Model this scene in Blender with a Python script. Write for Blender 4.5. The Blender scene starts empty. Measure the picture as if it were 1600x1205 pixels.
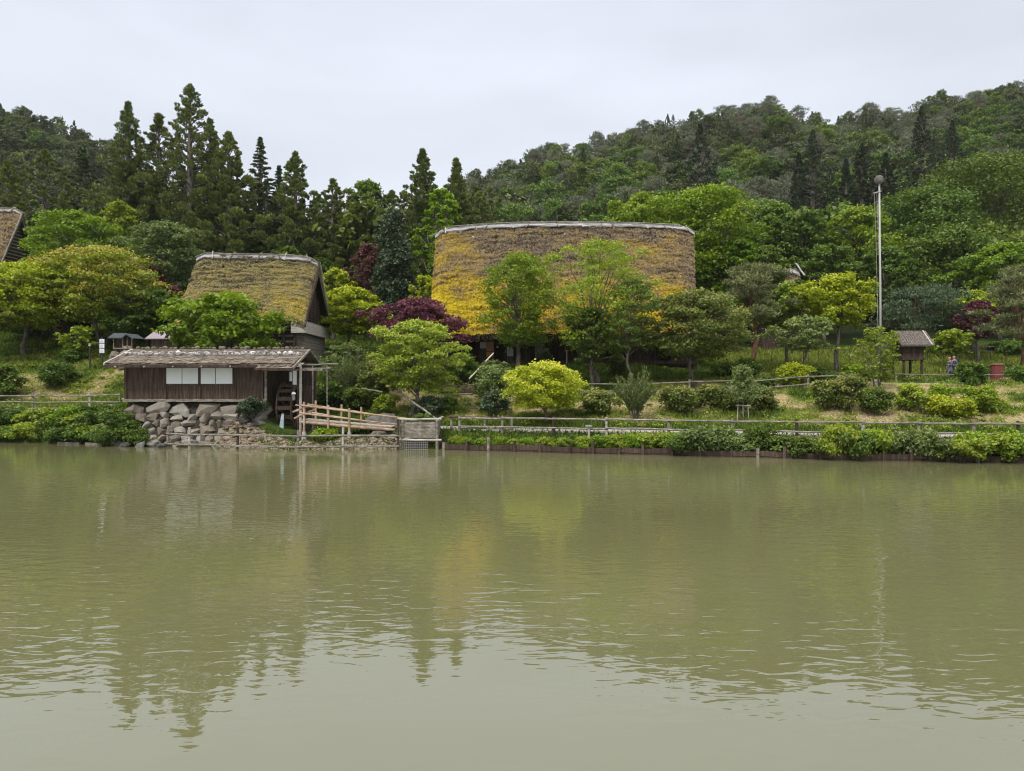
import bpy, bmesh, math, random
import numpy as np
from mathutils import Vector
random.seed(7); R_ = np.random.default_rng(7)
sc = bpy.context.scene; COL = sc.collection
FPX = 1150.0; CH = 3.4; R = math.radians

# ------------------------------------------------------------------ camera
cam = bpy.data.objects.new('camera', bpy.data.cameras.new('camera')); COL.objects.link(cam)
cam.location = (0, 0, CH); cam.rotation_euler = (R(90), 0, 0)
cam.data.sensor_width = 36; cam.data.lens = 36*FPX/1600
cam.data.clip_start = 0.1; cam.data.clip_end = 3000
sc.camera = cam
# ------------------------------------------------------------------ world: overcast sky over a NISHITA sky
SUN_EL, SUN_AZ = 52, -150
w = bpy.data.worlds.new("World"); sc.world = w; w.use_nodes = True
nt = w.node_tree; nt.nodes.clear(); N = nt.nodes.new; LK = nt.links.new
out = N('ShaderNodeOutputWorld'); bg = N('ShaderNodeBackground'); bg2 = N('ShaderNodeBackground'); mixs = N('ShaderNodeMixShader')
sky = N('ShaderNodeTexSky'); sky.sky_type = 'NISHITA'; sky.sun_disc = False
sky.sun_elevation = R(SUN_EL); sky.sun_rotation = R(SUN_AZ)
LK(sky.outputs[0], bg.inputs[0]); bg.inputs[1].default_value = 0.09
tc = N('ShaderNodeTexCoord'); sep = N('ShaderNodeSeparateXYZ'); LK(tc.outputs['Generated'], sep.inputs[0])
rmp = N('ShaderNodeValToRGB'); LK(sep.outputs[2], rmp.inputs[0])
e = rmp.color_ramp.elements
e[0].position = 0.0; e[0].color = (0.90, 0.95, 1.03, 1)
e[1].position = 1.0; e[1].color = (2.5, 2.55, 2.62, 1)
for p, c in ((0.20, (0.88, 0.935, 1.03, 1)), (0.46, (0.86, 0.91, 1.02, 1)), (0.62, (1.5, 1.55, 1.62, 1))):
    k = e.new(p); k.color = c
mp = N('ShaderNodeMapping'); mp.inputs['Scale'].default_value = (1.3, 1.3, 4.5); LK(tc.outputs['Generated'], mp.inputs[0])
nz = N('ShaderNodeTexNoise'); nz.inputs['Scale'].default_value = 1.6; nz.inputs['Detail'].default_value = 3; LK(mp.outputs[0], nz.inputs[0])
nr = N('ShaderNodeMapRange'); nr.inputs[1].default_value = .3; nr.inputs[2].default_value = .7; nr.inputs[3].default_value = .86; nr.inputs[4].default_value = 1.06
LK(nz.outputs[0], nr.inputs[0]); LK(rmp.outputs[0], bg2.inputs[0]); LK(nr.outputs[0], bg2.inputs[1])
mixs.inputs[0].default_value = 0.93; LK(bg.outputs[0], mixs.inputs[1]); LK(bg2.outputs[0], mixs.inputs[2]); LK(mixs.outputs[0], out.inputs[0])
# ------------------------------------------------------------------ sun (veiled)
sl = bpy.data.lights.new('sun', 'SUN'); sl.energy = 2.5; sl.angle = R(14); sl.color = (1, .96, .9)
so = bpy.data.objects.new('sun', sl); COL.objects.link(so)
_d = Vector((math.sin(R(SUN_AZ))*math.cos(R(SUN_EL)), math.cos(R(SUN_AZ))*math.cos(R(SUN_EL)), math.sin(R(SUN_EL))))
so.rotation_euler = _d.to_track_quat('Z', 'Y').to_euler()
sc.view_settings.view_transform = 'Standard'; sc.view_settings.look = 'None'; sc.view_settings.gamma = 1
sc.view_settings.exposure = 0.0; sc.view_settings.use_curve_mapping = False
cy = sc.cycles; cy.max_bounces = 6; cy.diffuse_bounces = 3; cy.glossy_bounces = 3; cy.transmission_bounces = 3; cy.transparent_max_bounces = 4
cy.use_denoising = True; cy.pixel_filter_type = 'BLACKMAN_HARRIS'; cy.filter_width = 1.1

# ------------------------------------------------------------------ helpers
def hashn(ix, iy, s=0):
    n = (ix.astype(np.int64)*374761393 + iy.astype(np.int64)*668265263 + s*1442695041) & 0x7fffffff
    n = ((n ^ (n >> 13))*1274126177) & 0x7fffffff
    return ((n ^ (n >> 16)) & 0xffff)/65535.0
def vnoise(x, y, s=0, octv=1):
    x = np.asarray(x, float); y = np.asarray(y, float); tot = 0; amp = 1; nrm = 0
    for o in range(octv):
        xi = np.floor(x); yi = np.floor(y); fx = x-xi; fy = y-yi
        fx = fx*fx*(3-2*fx); fy = fy*fy*(3-2*fy)
        a = hashn(xi, yi, s+o); b = hashn(xi+1, yi, s+o); c = hashn(xi, yi+1, s+o); d = hashn(xi+1, yi+1, s+o)
        tot = tot+amp*((a*(1-fx)+b*fx)*(1-fy)+(c*(1-fx)+d*fx)*fy); nrm += amp; amp *= .5; x = x*2.03+7.1; y = y*2.03+3.7
    return tot/nrm
def sstep(a, b, x):
    t = np.clip((np.asarray(x, float)-a)/(b-a), 0, 1); return t*t*(3-2*t)
def at(px, py, Y): return Vector(((px-800)/FPX*Y, Y, CH-(py-602.5)/FPX*Y))
def unit(a): return a/np.maximum(np.linalg.norm(a, axis=-1, keepdims=True), 1e-9)

ORG = {}
def tag(o, label=None, cat=None, group=None, kind=None):
    for k, v in (('label', label), ('category', cat), ('group', group), ('kind', kind)):
        if v: o[k] = v
    return o
def empty(name, loc, label, cat, group=None, rz=0):
    o = bpy.data.objects.new(name, None); COL.objects.link(o); o.location = loc; o.rotation_euler = (0, 0, rz)
    o.empty_display_size = .2; ORG[o.name] = Vector(loc); return tag(o, label, cat, group)
def link(name, me, parent=None, mats=()):
    o = bpy.data.objects.new(name, me); COL.objects.link(o)
    for m in mats: me.materials.append(m)
    if parent is not None: o.parent = parent; ORG[o.name] = ORG.get(parent.name, Vector((0, 0, 0)))
    else: ORG[o.name] = Vector((0, 0, 0))
    return o
def npmesh(name, V, F, mat, parent=None, attrs=None, smooth=False, midx=None, world=True):
    """V (n,3), F (m,4) quads"""
    V = np.asarray(V, np.float32); F = np.asarray(F, np.int32)
    if parent is not None and world:
        V = V-np.array(ORG[parent.name], np.float32)
    me = bpy.data.meshes.new(name); k = F.shape[1]
    me.vertices.add(len(V)); me.vertices.foreach_set('co', V.ravel())
    me.loops.add(F.size); me.loops.foreach_set('vertex_index', F.ravel())
    me.polygons.add(len(F)); me.polygons.foreach_set('loop_start', np.arange(0, F.size, k, dtype=np.int32))
    if midx is not None: me.polygons.foreach_set('material_index', midx.astype(np.int32))
    if smooth: me.polygons.foreach_set('use_smooth', np.ones(len(F), bool))
    for an, (dom, vals) in (attrs or {}).items():
        at_ = me.attributes.new(an, 'FLOAT', dom); at_.data.foreach_set('value', np.asarray(vals, np.float32))
    me.update(calc_edges=True)
    return link(name, me, parent, mat if isinstance(mat, (list, tuple)) else [mat])

class MB:
    def __init__(s): s.V = []; s.F = []
    def add(s, vs, fs):
        b = len(s.V); s.V += [tuple(v) for v in vs]; s.F += [tuple(i+b for i in f) for f in fs]; return s
    def box(s, x0, x1, y0, y1, z0, z1):
        return s.add([(x0,y0,z0),(x1,y0,z0),(x1,y1,z0),(x0,y1,z0),(x0,y0,z1),(x1,y0,z1),(x1,y1,z1),(x0,y1,z1)],
                     [(0,3,2,1),(4,5,6,7),(0,1,5,4),(1,2,6,5),(2,3,7,6),(3,0,4,7)])
    def beam(s, a, b, wd, ht, up=(0, 0, 1)):
        a = Vector(a); b = Vector(b); d = (b-a).normalized(); u = Vector(up)
        if abs(d.dot(u)) > .98: u = Vector((0, 1, 0))
        sd = d.cross(u).normalized()*wd/2; u2 = sd.cross(d).normalized()*ht/2
        vs = [p+i*sd+j*u2 for p in (a, b) for i, j in ((-1,-1),(1,-1),(1,1),(-1,1))]
        return s.add(vs, [(0,1,2,3),(7,6,5,4),(0,4,5,1),(1,5,6,2),(2,6,7,3),(3,7,4,0)])
    def tube(s, pts, rad, n=6, jit=0, capped=True):
        pts = [Vector(p) for p in pts]; vs = []; fs = []
        if not hasattr(rad, '__len__'): rad = [rad]*len(pts)
        for i, p in enumerate(pts):
            d = (pts[min(i+1, len(pts)-1)]-pts[max(i-1, 0)]).normalized()
            u = Vector((0, 0, 1)) if abs(d.z) < .9 else Vector((1, 0, 0))
            a = d.cross(u).normalized(); b = d.cross(a)
            for k in range(n):
                t = 2*math.pi*k/n; r = rad[i]*(1+random.uniform(-jit, jit))
                vs.append(p+a*math.cos(t)*r+b*math.sin(t)*r)
        for i in range(len(pts)-1):
            for k in range(n):
                fs.append((i*n+k, i*n+(k+1) % n, (i+1)*n+(k+1) % n, (i+1)*n+k))
        if capped: fs.append(tuple(range(n))[::-1]); fs.append(tuple((len(pts)-1)*n+k for k in range(n)))
        return s.add(vs, fs)
    def log(s, a, b, r, n=7, sag=0.02, seg=5):
        a = Vector(a); b = Vector(b); L = (b-a).length
        pts = [a.lerp(b, i/seg)+Vector((0, random.uniform(-1, 1)*sag, random.uniform(-1, 1)*sag if 0 < i < seg else 0)) for i in range(seg+1)]
        return s.tube(pts, [r*random.uniform(.85, 1.12) for _ in pts], n, .08)
    def build(s, name, mat, parent=None, smooth=False, world=True, bevel=0):
        o_ = ORG[parent.name] if (parent is not None and world) else Vector((0, 0, 0))
        me = bpy.data.meshes.new(name); me.from_pydata([(v[0]-o_[0], v[1]-o_[1], v[2]-o_[2]) for v in s.V], [], s.F); me.update()
        if smooth: me.polygons.foreach_set('use_smooth', [True]*len(me.polygons))
        o = link(name, me, parent, mat if isinstance(mat, (list, tuple)) else [mat])
        if bevel:
            m = o.modifiers.new('bevel', 'BEVEL'); m.width = bevel; m.segments = 1
        return o

# ------------------------------------------------------------------ materials
def newmat(name):
    m = bpy.data.materials.new(name); m.use_nodes = True; t = m.node_tree; t.nodes.clear()
    o = t.nodes.new('ShaderNodeOutputMaterial'); return m, t, o
def ramp(t, cols, pos=None):
    r = t.nodes.new('ShaderNodeValToRGB'); e = r.color_ramp.elements
    pos = pos or [i/(len(cols)-1) for i in range(len(cols))]
    e[0].position = pos[0]; e[0].color = (*cols[0], 1); e[1].position = pos[-1]; e[1].color = (*cols[-1], 1)
    for p, c in zip(pos[1:-1], cols[1:-1]): k = e.new(p); k.color = (*c, 1)
    return r
def math_(t, op, a, b=None):
    n = t.nodes.new('ShaderNodeMath'); n.operation = op
    for i, v in enumerate((a, b)):
        if v is None: continue
        if isinstance(v, (int, float)): n.inputs[i].default_value = v
        else: t.links.new(v, n.inputs[i])
    return n.outputs[0]
def foliage(name, cols, trans=.3, hue=.010, val=.15, pos=None):
    m, t, o = newmat(name); L = t.links.new
    def attr(a):
        n = t.nodes.new('ShaderNodeAttribute'); n.attribute_name = a; return n.outputs['Fac']
    v = math_(t, 'ADD', math_(t, 'MULTIPLY', attr('rnd'), .45), math_(t, 'MULTIPLY', attr('tip'), .55))  # paler towards clump tops: new growth, plus light from above put into colour
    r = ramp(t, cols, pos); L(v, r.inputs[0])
    oi = t.nodes.new('ShaderNodeObjectInfo'); tint = math_(t, 'FRACT', math_(t, 'ADD', attr('tint'), oi.outputs['Random']))
    t2 = math_(t, 'FRACT', math_(t, 'MULTIPLY', tint, 7.31))
    h = t.nodes.new('ShaderNodeHueSaturation'); L(r.outputs[0], h.inputs['Color'])
    L(math_(t, 'ADD', math_(t, 'MULTIPLY', tint, 2*hue), .5-hue), h.inputs['Hue'])
    L(math_(t, 'ADD', math_(t, 'MULTIPLY', t2, 2*val), 1-val), h.inputs['Value'])
    p = t.nodes.new('ShaderNodeBsdfPrincipled'); L(h.outputs[0], p.inputs['Base Color'])
    p.inputs['Roughness'].default_value = .5; p.inputs['Specular IOR Level'].default_value = .28
    tr = t.nodes.new('ShaderNodeBsdfTranslucent'); g = t.nodes.new('ShaderNodeHueSaturation')
    g.inputs['Value'].default_value = 1.25; g.inputs['Saturation'].default_value = 1.1; L(h.outputs[0], g.inputs['Color']); L(g.outputs[0], tr.inputs[0])
    x = t.nodes.new('ShaderNodeMixShader'); x.inputs[0].default_value = trans; L(p.outputs[0], x.inputs[1]); L(tr.outputs[0], x.inputs[2]); L(x.outputs[0], o.inputs[0])
    return m
def noisy(name, cols, scale=(4, 4, 4), pos=None, rough=.85, bump=.3, bscale=None, detail=5, spec=.2, objrand=0, dist=.03):
    m, t, o = newmat(name); L = t.links.new
    tc = t.nodes.new('ShaderNodeTexCoord'); mp = t.nodes.new('ShaderNodeMapping'); mp.inputs['Scale'].default_value = scale
    L(tc.outputs['Object'], mp.inputs[0]); n = t.nodes.new('ShaderNodeTexNoise'); n.inputs['Scale'].default_value = 1; n.inputs['Detail'].default_value = detail; n.inputs['Roughness'].default_value = .65
    L(mp.outputs[0], n.inputs[0])
    f = n.outputs[0]
    if objrand:
        oi = t.nodes.new('ShaderNodeObjectInfo')
        f = math_(t, 'ADD', math_(t, 'MULTIPLY', f, 1-objrand), math_(t, 'MULTIPLY', oi.outputs['Random'], objrand))
    r = ramp(t, cols, pos or [.3+.4*i/(len(cols)-1) for i in range(len(cols))]); L(f, r.inputs[0])
    p = t.nodes.new('ShaderNodeBsdfPrincipled'); L(r.outputs[0], p.inputs['Base Color']); p.inputs['Roughness'].default_value = rough; p.inputs['Specular IOR Level'].default_value = spec
    if bump:
        b = t.nodes.new('ShaderNodeBump'); b.inputs['Strength'].default_value = bump; b.inputs['Distance'].default_value = dist; L(n.outputs[0], b.inputs['Height']); L(b.outputs[0], p.inputs['Normal'])
    L(p.outputs[0], o.inputs[0]); return m

M = {}
M['spring'] = foliage('spring_leaves', [(.065,.105,.014), (.19,.26,.024), (.34,.40,.045)])
M['fresh'] = foliage('fresh_pale_leaves', [(.08,.125,.016), (.24,.31,.035), (.44,.50,.08)])
M['lime'] = foliage('lime_leaves', [(.095,.14,.010), (.28,.34,.018), (.50,.50,.04)])
M['yellow'] = foliage('yellow_green_leaves', [(.12,.17,.010), (.34,.38,.02), (.68,.60,.11)])
M['blush'] = foliage('blush_tipped_leaves', [(.050,.085,.012), (.17,.23,.018), (.36,.37,.045), (.64,.38,.16)], pos=[0,.38,.62,.86])
M['olive'] = foliage('olive_leaves', [(.035,.060,.014), (.11,.155,.024), (.36,.34,.10)], pos=[0,.45,.9])
M['deep'] = foliage('deep_green_leaves', [(.035,.062,.014), (.09,.145,.022), (.17,.24,.032)])
M['bright'] = foliage('bright_green_leaves', [(.045,.085,.009), (.14,.225,.014), (.28,.39,.025)])
M['grey'] = foliage('grey_green_leaves', [(.055,.090,.030), (.13,.18,.050), (.23,.28,.080)])
M['purple'] = foliage('purple_leaves', [(.045,.014,.020), (.12,.036,.048), (.23,.085,.085)], hue=.01)
M['rust'] = foliage('rust_leaves', [(.060,.024,.022), (.14,.060,.050), (.22,.11,.085)], hue=.01)
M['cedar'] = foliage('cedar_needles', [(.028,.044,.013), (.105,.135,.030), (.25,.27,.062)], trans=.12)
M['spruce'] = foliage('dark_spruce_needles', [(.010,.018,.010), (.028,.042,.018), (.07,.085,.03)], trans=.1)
M['larch'] = foliage('larch_needles', [(.035,.060,.026), (.085,.125,.048), (.15,.19,.075)], trans=.18)
M['pine'] = foliage('pine_needles', [(.055,.075,.030), (.13,.155,.055), (.24,.24,.10)], trans=.15)
M['cone'] = foliage('cypress_needles', [(.028,.048,.026), (.065,.095,.045), (.12,.15,.070)], trans=.12)
M['hillcedar'] = foliage('hill_conifer_needles', [(.032,.050,.020), (.085,.110,.036), (.16,.18,.06)], trans=.12, val=.28, hue=.018)
M['hillpine'] = foliage('hill_pine_needles', [(.050,.065,.040), (.11,.125,.070), (.18,.185,.105)], trans=.12, val=.2)
M['hillbroad'] = foliage('hill_broad_leaves', [(.040,.075,.018), (.095,.150,.026), (.18,.24,.040)], trans=.25, val=.28, hue=.018)
M['bark'] = noisy('tree_bark', [(.045,.035,.026), (.13,.11,.085), (.24,.21,.17)], (6, 6, 2), bump=.6)
M['pinebark'] = noisy('red_pine_bark', [(.07,.035,.02), (.20,.10,.06), (.28,.17,.11)], (6, 6, 3), bump=.6)
M['wood_dark'] = noisy('dark_old_timber', [(.020,.014,.011), (.055,.036,.027), (.10,.070,.052)], (9, 9, 1.2), bump=.4)
M['wood_brown'] = noisy('brown_plank_wood', [(.035,.020,.014), (.080,.054,.040), (.145,.105,.08)], (16, 16, .9), bump=.4)
M['wood_grey'] = noisy('grey_weathered_wood', [(.08,.07,.055), (.20,.175,.14), (.36,.33,.28)], (3, 9, 9), bump=.4)
M['wood_mid'] = noisy('grey_brown_roof_wood', [(.05,.042,.035), (.12,.10,.085), (.22,.20,.17)], (9, 3, 9), bump=.4)
M['wood_pale'] = noisy('pale_weathered_wood', [(.22,.19,.16), (.40,.36,.31), (.58,.54,.49)], (1.5, 9, 9), bump=.3)
M['wood_orange'] = noisy('peeled_orange_log', [(.20,.12,.07), (.36,.25,.165), (.52,.43,.34)], (2.5, 2.5, 2.5), bump=.3)
M['shingle'] = noisy('mossy_shingles', [(.06,.045,.035), (.14,.11,.085), (.23,.19,.14), (.40,.37,.34)], (2.2, 4, 4), pos=[.3,.45,.58,.72], bump=.6)
M['birch'] = noisy('silvery_bark_sheets', [(.10,.09,.085), (.30,.28,.27), (.55,.53,.52)], (.9, 5, 5), bump=.8, dist=.05)
M['white'] = noisy('white_painted_board', [(.66,.68,.68), (.78,.80,.80)], (.6, .6, .6), bump=.05, rough=.5)
M['paper'] = noisy('white_notice_paper', [(.45,.46,.50), (.62,.63,.66)], (3, 3, 14), bump=0)
M['orange'] = noisy('faded_orange_notice', [(.40,.19,.10), (.52,.29,.17)], (3, 3, 12), bump=0)
M['ink'] = noisy('dark_ink', [(.03,.03,.03), (.06,.06,.06)], bump=0)
M['rock'] = noisy('warm_rock', [(.07,.06,.05), (.22,.18,.135), (.23,.21,.18), (.36,.33,.28)], (2.4, 2.4, 2.4), bump=.7, objrand=.35, dist=.06, pos=[.25,.42,.58,.75])
M['darkrock'] = noisy('dark_damp_rock', [(.035,.03,.025), (.09,.085,.075), (.18,.17,.15)], (3, 3, 3), bump=.7, objrand=.3, dist=.06)
M['gap_shade'] = noisy('dark_gap_shade', [(.012,.010,.008), (.035,.030,.022), (.06,.055,.035)], (5, 5, 5), bump=.8)  # near-black, stands in for the shade in gaps between the wall stones
M['gravel'] = noisy('bank_gravel', [(.06,.042,.028), (.19,.14,.095), (.40,.35,.29)], (9, 9, 9), bump=.5)
M['redbox'] = noisy('faded_red_paint', [(.13,.035,.033), (.19,.052,.048)], (3, 3, 1), bump=.05, rough=.6)
M['redwood'] = noisy('brown_cap_wood', [(.16,.07,.04), (.28,.15,.09)], (6, 6, 6), bump=.1)
M['pole'] = noisy('grey_metal_pole', [(.30,.29,.28), (.42,.41,.40)], (4, 4, .6), bump=.05, rough=.5, spec=.5)
M['ball'] = noisy('grey_wicker', [(.08,.075,.075), (.26,.25,.25)], (14, 14, 14), bump=.8)
M['slate'] = noisy('dark_slate_roof', [(.04,.05,.052), (.10,.115,.12)], (3, 8, 8), bump=.3, rough=.6)
M['mauve'] = noisy('mauve_metal_roof', [(.20,.15,.17), (.30,.235,.26)], (1, 3, 3), bump=.05, rough=.5, spec=.4)
M['path'] = noisy('pale_path', [(.24,.215,.18), (.40,.365,.32)], (1.2, 1.2, 1.2), bump=.2)
M['lamp'] = noisy('grey_lamp_metal', [(.12,.13,.13), (.22,.24,.23)], bump=0, rough=.4, spec=.5)
M['bamboo'] = noisy('pale_bamboo', [(.42,.38,.24), (.62,.58,.42)], (3, 3, 3), bump=.1)
M['stain'] = noisy('water_foam', [(.22,.30,.32), (.42,.50,.52)], (4, 4, 9), bump=.2)
M['skin'] = noisy('skin', [(.42,.24,.17), (.50,.30,.22)], bump=0, rough=.5)
M['cloth_grey'] = noisy('grey_cloth', [(.09,.09,.11), (.15,.15,.18)], (8, 8, 8), bump=.1)
M['cloth_blue'] = noisy('slate_blue_cloth', [(.10,.12,.19), (.16,.18,.27)], (8, 8, 8), bump=.1)
M['cloth_black'] = noisy('black_cloth', [(.010,.010,.014), (.025,.025,.032)], bump=.1)
M['cloth_rust'] = noisy('rust_scarf_cloth', [(.30,.10,.07), (.42,.20,.14)], bump=.1)
M['hair_sandy'] = noisy('sandy_hair', [(.28,.17,.11), (.42,.30,.22)], (20, 20, 20), bump=.2)

def thatch_mat(name, cols, pos):
    m, t, o = newmat(name); L = t.links.new
    a = t.nodes.new('ShaderNodeAttribute'); a.attribute_name = 'moss'; b = t.nodes.new('ShaderNodeAttribute'); b.attribute_name = 'rnd'
    tc = t.nodes.new('ShaderNodeTexCoord'); n = t.nodes.new('ShaderNodeTexNoise'); n.inputs['Scale'].default_value = 4.5; n.inputs['Detail'].default_value = 6; n.inputs['Roughness'].default_value = .7
    mp = t.nodes.new('ShaderNodeMapping'); mp.inputs['Scale'].default_value = (1, 1.4, 1.9); L(tc.outputs['Object'], mp.inputs[0]); L(mp.outputs[0], n.inputs[0])
    v = math_(t, 'ADD', a.outputs['Fac'], math_(t, 'MULTIPLY', math_(t, 'SUBTRACT', n.outputs[0], .5), .8))
    v = math_(t, 'ADD', v, math_(t, 'MULTIPLY', math_(t, 'SUBTRACT', b.outputs['Fac'], .5), .42))
    r = ramp(t, cols, pos); L(v, r.inputs[0])
    p = t.nodes.new('ShaderNodeBsdfPrincipled'); L(r.outputs[0], p.inputs['Base Color']); p.inputs['Roughness'].default_value = .95; p.inputs['Specular IOR Level'].default_value = .1
    bm = t.nodes.new('ShaderNodeBump'); bm.inputs['Strength'].default_value = .9; bm.inputs['Distance'].default_value = .08; L(n.outputs[0], bm.inputs['Height']); L(bm.outputs[0], p.inputs['Normal'])
    L(p.outputs[0], o.inputs[0]); return m
M['thatch_big'] = thatch_mat('thatch_with_yellow_moss', [(.11,.085,.065), (.235,.175,.11), (.30,.21,.075), (.40,.275,.03), (.56,.43,.024)], [.0, .26, .45, .66, .98])
M['thatch_small'] = thatch_mat('thatch_with_olive_moss', [(.10,.08,.05), (.25,.21,.10), (.30,.245,.085), (.38,.28,.055), (.44,.34,.05)], [.05, .30, .50, .72, 1.0])

# ------------------------------------------------------------------ terrain
CX = np.array([-120., -60, -30, -22.5, -16, -12, -5, 3, 10, 16, 24, 36, 60, 120])
def _row(ys, zs): return ys, zs
TY = np.array([
 [44,50,51,52,53.5,55,60,64,72,80],
 [42,46,47,48,49.5,50.5,56,58,65,80],
 [40,44.2,44.8,46.2,48,49.5,55,58,65,80],
 [38,42.2,42.7,43.1,46,48,53,58,65,80],
 [37,40.9,41.6,42.9,46,48.4,53,58,65,80],
 [35,38.9,40,42,44.5,46,50,54,58,80],
 [36,39.5,40.3,41,43.5,44.5,49.5,52,57,80],
 [33,37,37.9,38.4,41,42.2,49.2,51.5,57,80],
 [31.5,35.4,36.3,36.8,39.3,40.8,49.2,51.5,57,80],
 [29.5,33.5,34.4,34.9,37.4,39,49,51.5,58,80],
 [28.3,32.2,33.1,33.6,36.1,38,48.5,52,60,80],
 [27.5,31.2,32.1,32.6,35.1,37,48,52,60,80],
 [25,28,29,30,33,35,46,52,60,80],
 [20,24,25,26,30,33,44,52,60,80]], float)
TZ = np.array([
 [-1.3,-.2,.5,1.5,1.9,2.0,5,5.6,9,12],
 [-1.3,-.2,.5,1.5,1.9,2.0,5,5.5,8,11],
 [-1.3,-.2,.5,1.5,1.8,2.0,5,5.8,8,11],
 [-1.3,-.2,.5,2.2,2.45,3.0,5.2,5.7,7.2,10.5],
 [-1.3,-.2,.35,2.3,2.45,3.0,5.3,5.6,7,10],
 [-1.3,-.2,.2,.3,.6,1.6,3.4,4.9,5.3,9],
 [-1.3,-.2,.6,1.0,1.0,1.2,2.8,2.9,4.8,6.5],
 [-1.3,-.2,.6,1.0,1.0,1.2,2.8,2.9,4.85,6.5],
 [-1.3,-.2,.6,1.0,1.0,1.2,2.85,3.0,4.85,6.8],
 [-1.3,-.2,.6,1.0,1.0,1.25,3.2,3.4,4.3,8],
 [-1.3,-.2,.6,1.0,1.0,1.3,3.5,3.6,4.1,8.5],
 [-1.3,-.2,.6,1.0,1.0,1.3,3.5,3.6,4.1,9],
 [-1.3,-.2,.6,1.0,1.0,1.4,3.5,3.7,4.2,9],
 [-1.3,-.2,.6,1.0,1.0,1.4,3.5,3.7,4.2,9]], float)
RID = [(-500,100),(-200,100),(0,134),(60,150),(120,178),(180,205),(260,275),(350,318),(450,340),(560,345),(640,332),(700,300),(730,270),(780,246),(860,217),(935,206),(1000,190),(1070,175),(1100,170),(1175,154),(1240,174),(1290,189),(1330,174),(1420,168),(1470,153),(1540,138),(1600,128),(1800,100),(2200,90)]
RID = [(p, q-(0 if p < 600 else min(24, 8+(p-600)*.022))) for p, q in RID]
RX = np.array([(p-800)/FPX*220 for p, q in RID]); RZ = np.array([(602.5-q)/FPX*220+CH-10.5 for p, q in RID])
def ground(x, y):
    x = np.atleast_1d(np.asarray(x, float)); y = np.atleast_1d(np.asarray(y, float)); x, y = np.broadcast_arrays(x, y)
    xc = np.clip(x, CX[0], CX[-1]-1e-6); i = np.clip(np.searchsorted(CX, xc, side='right')-1, 0, len(CX)-2)
    t = ((xc-CX[i])/(CX[i+1]-CX[i]))[..., None]; ty = TY[i]*(1-t)+TY[i+1]*t; tz = TZ[i]*(1-t)+TZ[i+1]*t
    z = np.full(x.shape, -1.5)
    z = np.where(y > ty[..., 0], tz[..., 0], z)
    for k in range(ty.shape[-1]-1):
        a, b = ty[..., k], ty[..., k+1]; s = np.clip((y-a)/(b-a), 0, 1)
        z = np.where(y > a, tz[..., k]+(tz[..., k+1]-tz[..., k])*s, z)
    rz = np.interp(x, RX, RZ); z80 = tz[..., -1]; s = np.clip((y-80)/140, 0, 1)
    hill = (rz-z80)*s**1.12; dr = np.clip((y-220)/200, 0, 1); z = np.where(y > 80, z80+hill*(1-.8*dr), z)
    z = z+np.where(y > 95, (vnoise(x/22, y/22, 5, 2)-.5)*7*sstep(95, 120, y)*(1-sstep(190, 215, y)), 0)
    z = z+np.where((z > 1.35) & (y > 40), (vnoise(x/1.7, y/1.7, 9, 2)-.5)*.28*sstep(1.3, 1.9, z), 0)
    z = np.where(y < 4, -1.5+3.2*sstep(4, .8, y), z)
    return z
def gz(x, y): return float(ground(x, y)[0])
def dryness(x, y):
    """0 green .. 1 straw"""
    n = vnoise(x/2.6, y/2.2, 21, 3); n2 = vnoise(x/.8, y/.7, 33, 2)
    z = ground(x, y)
    slope = sstep(1.1, 1.5, z)*(1-sstep(3.3, 4.3, z)) ; left = .72*(x < -14)*sstep(2.0, 2.6, z)*(1-sstep(5.0, 6.2, z))
    base = np.maximum(slope*(x > -9), left)
    right_field = (x > 19)*sstep(52, 55, y)
    return np.clip(base*(.38+2.4*(n-.47)+.7*(n2-.5))+.14*(n2), 0, 1)*(1-right_field)

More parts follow.
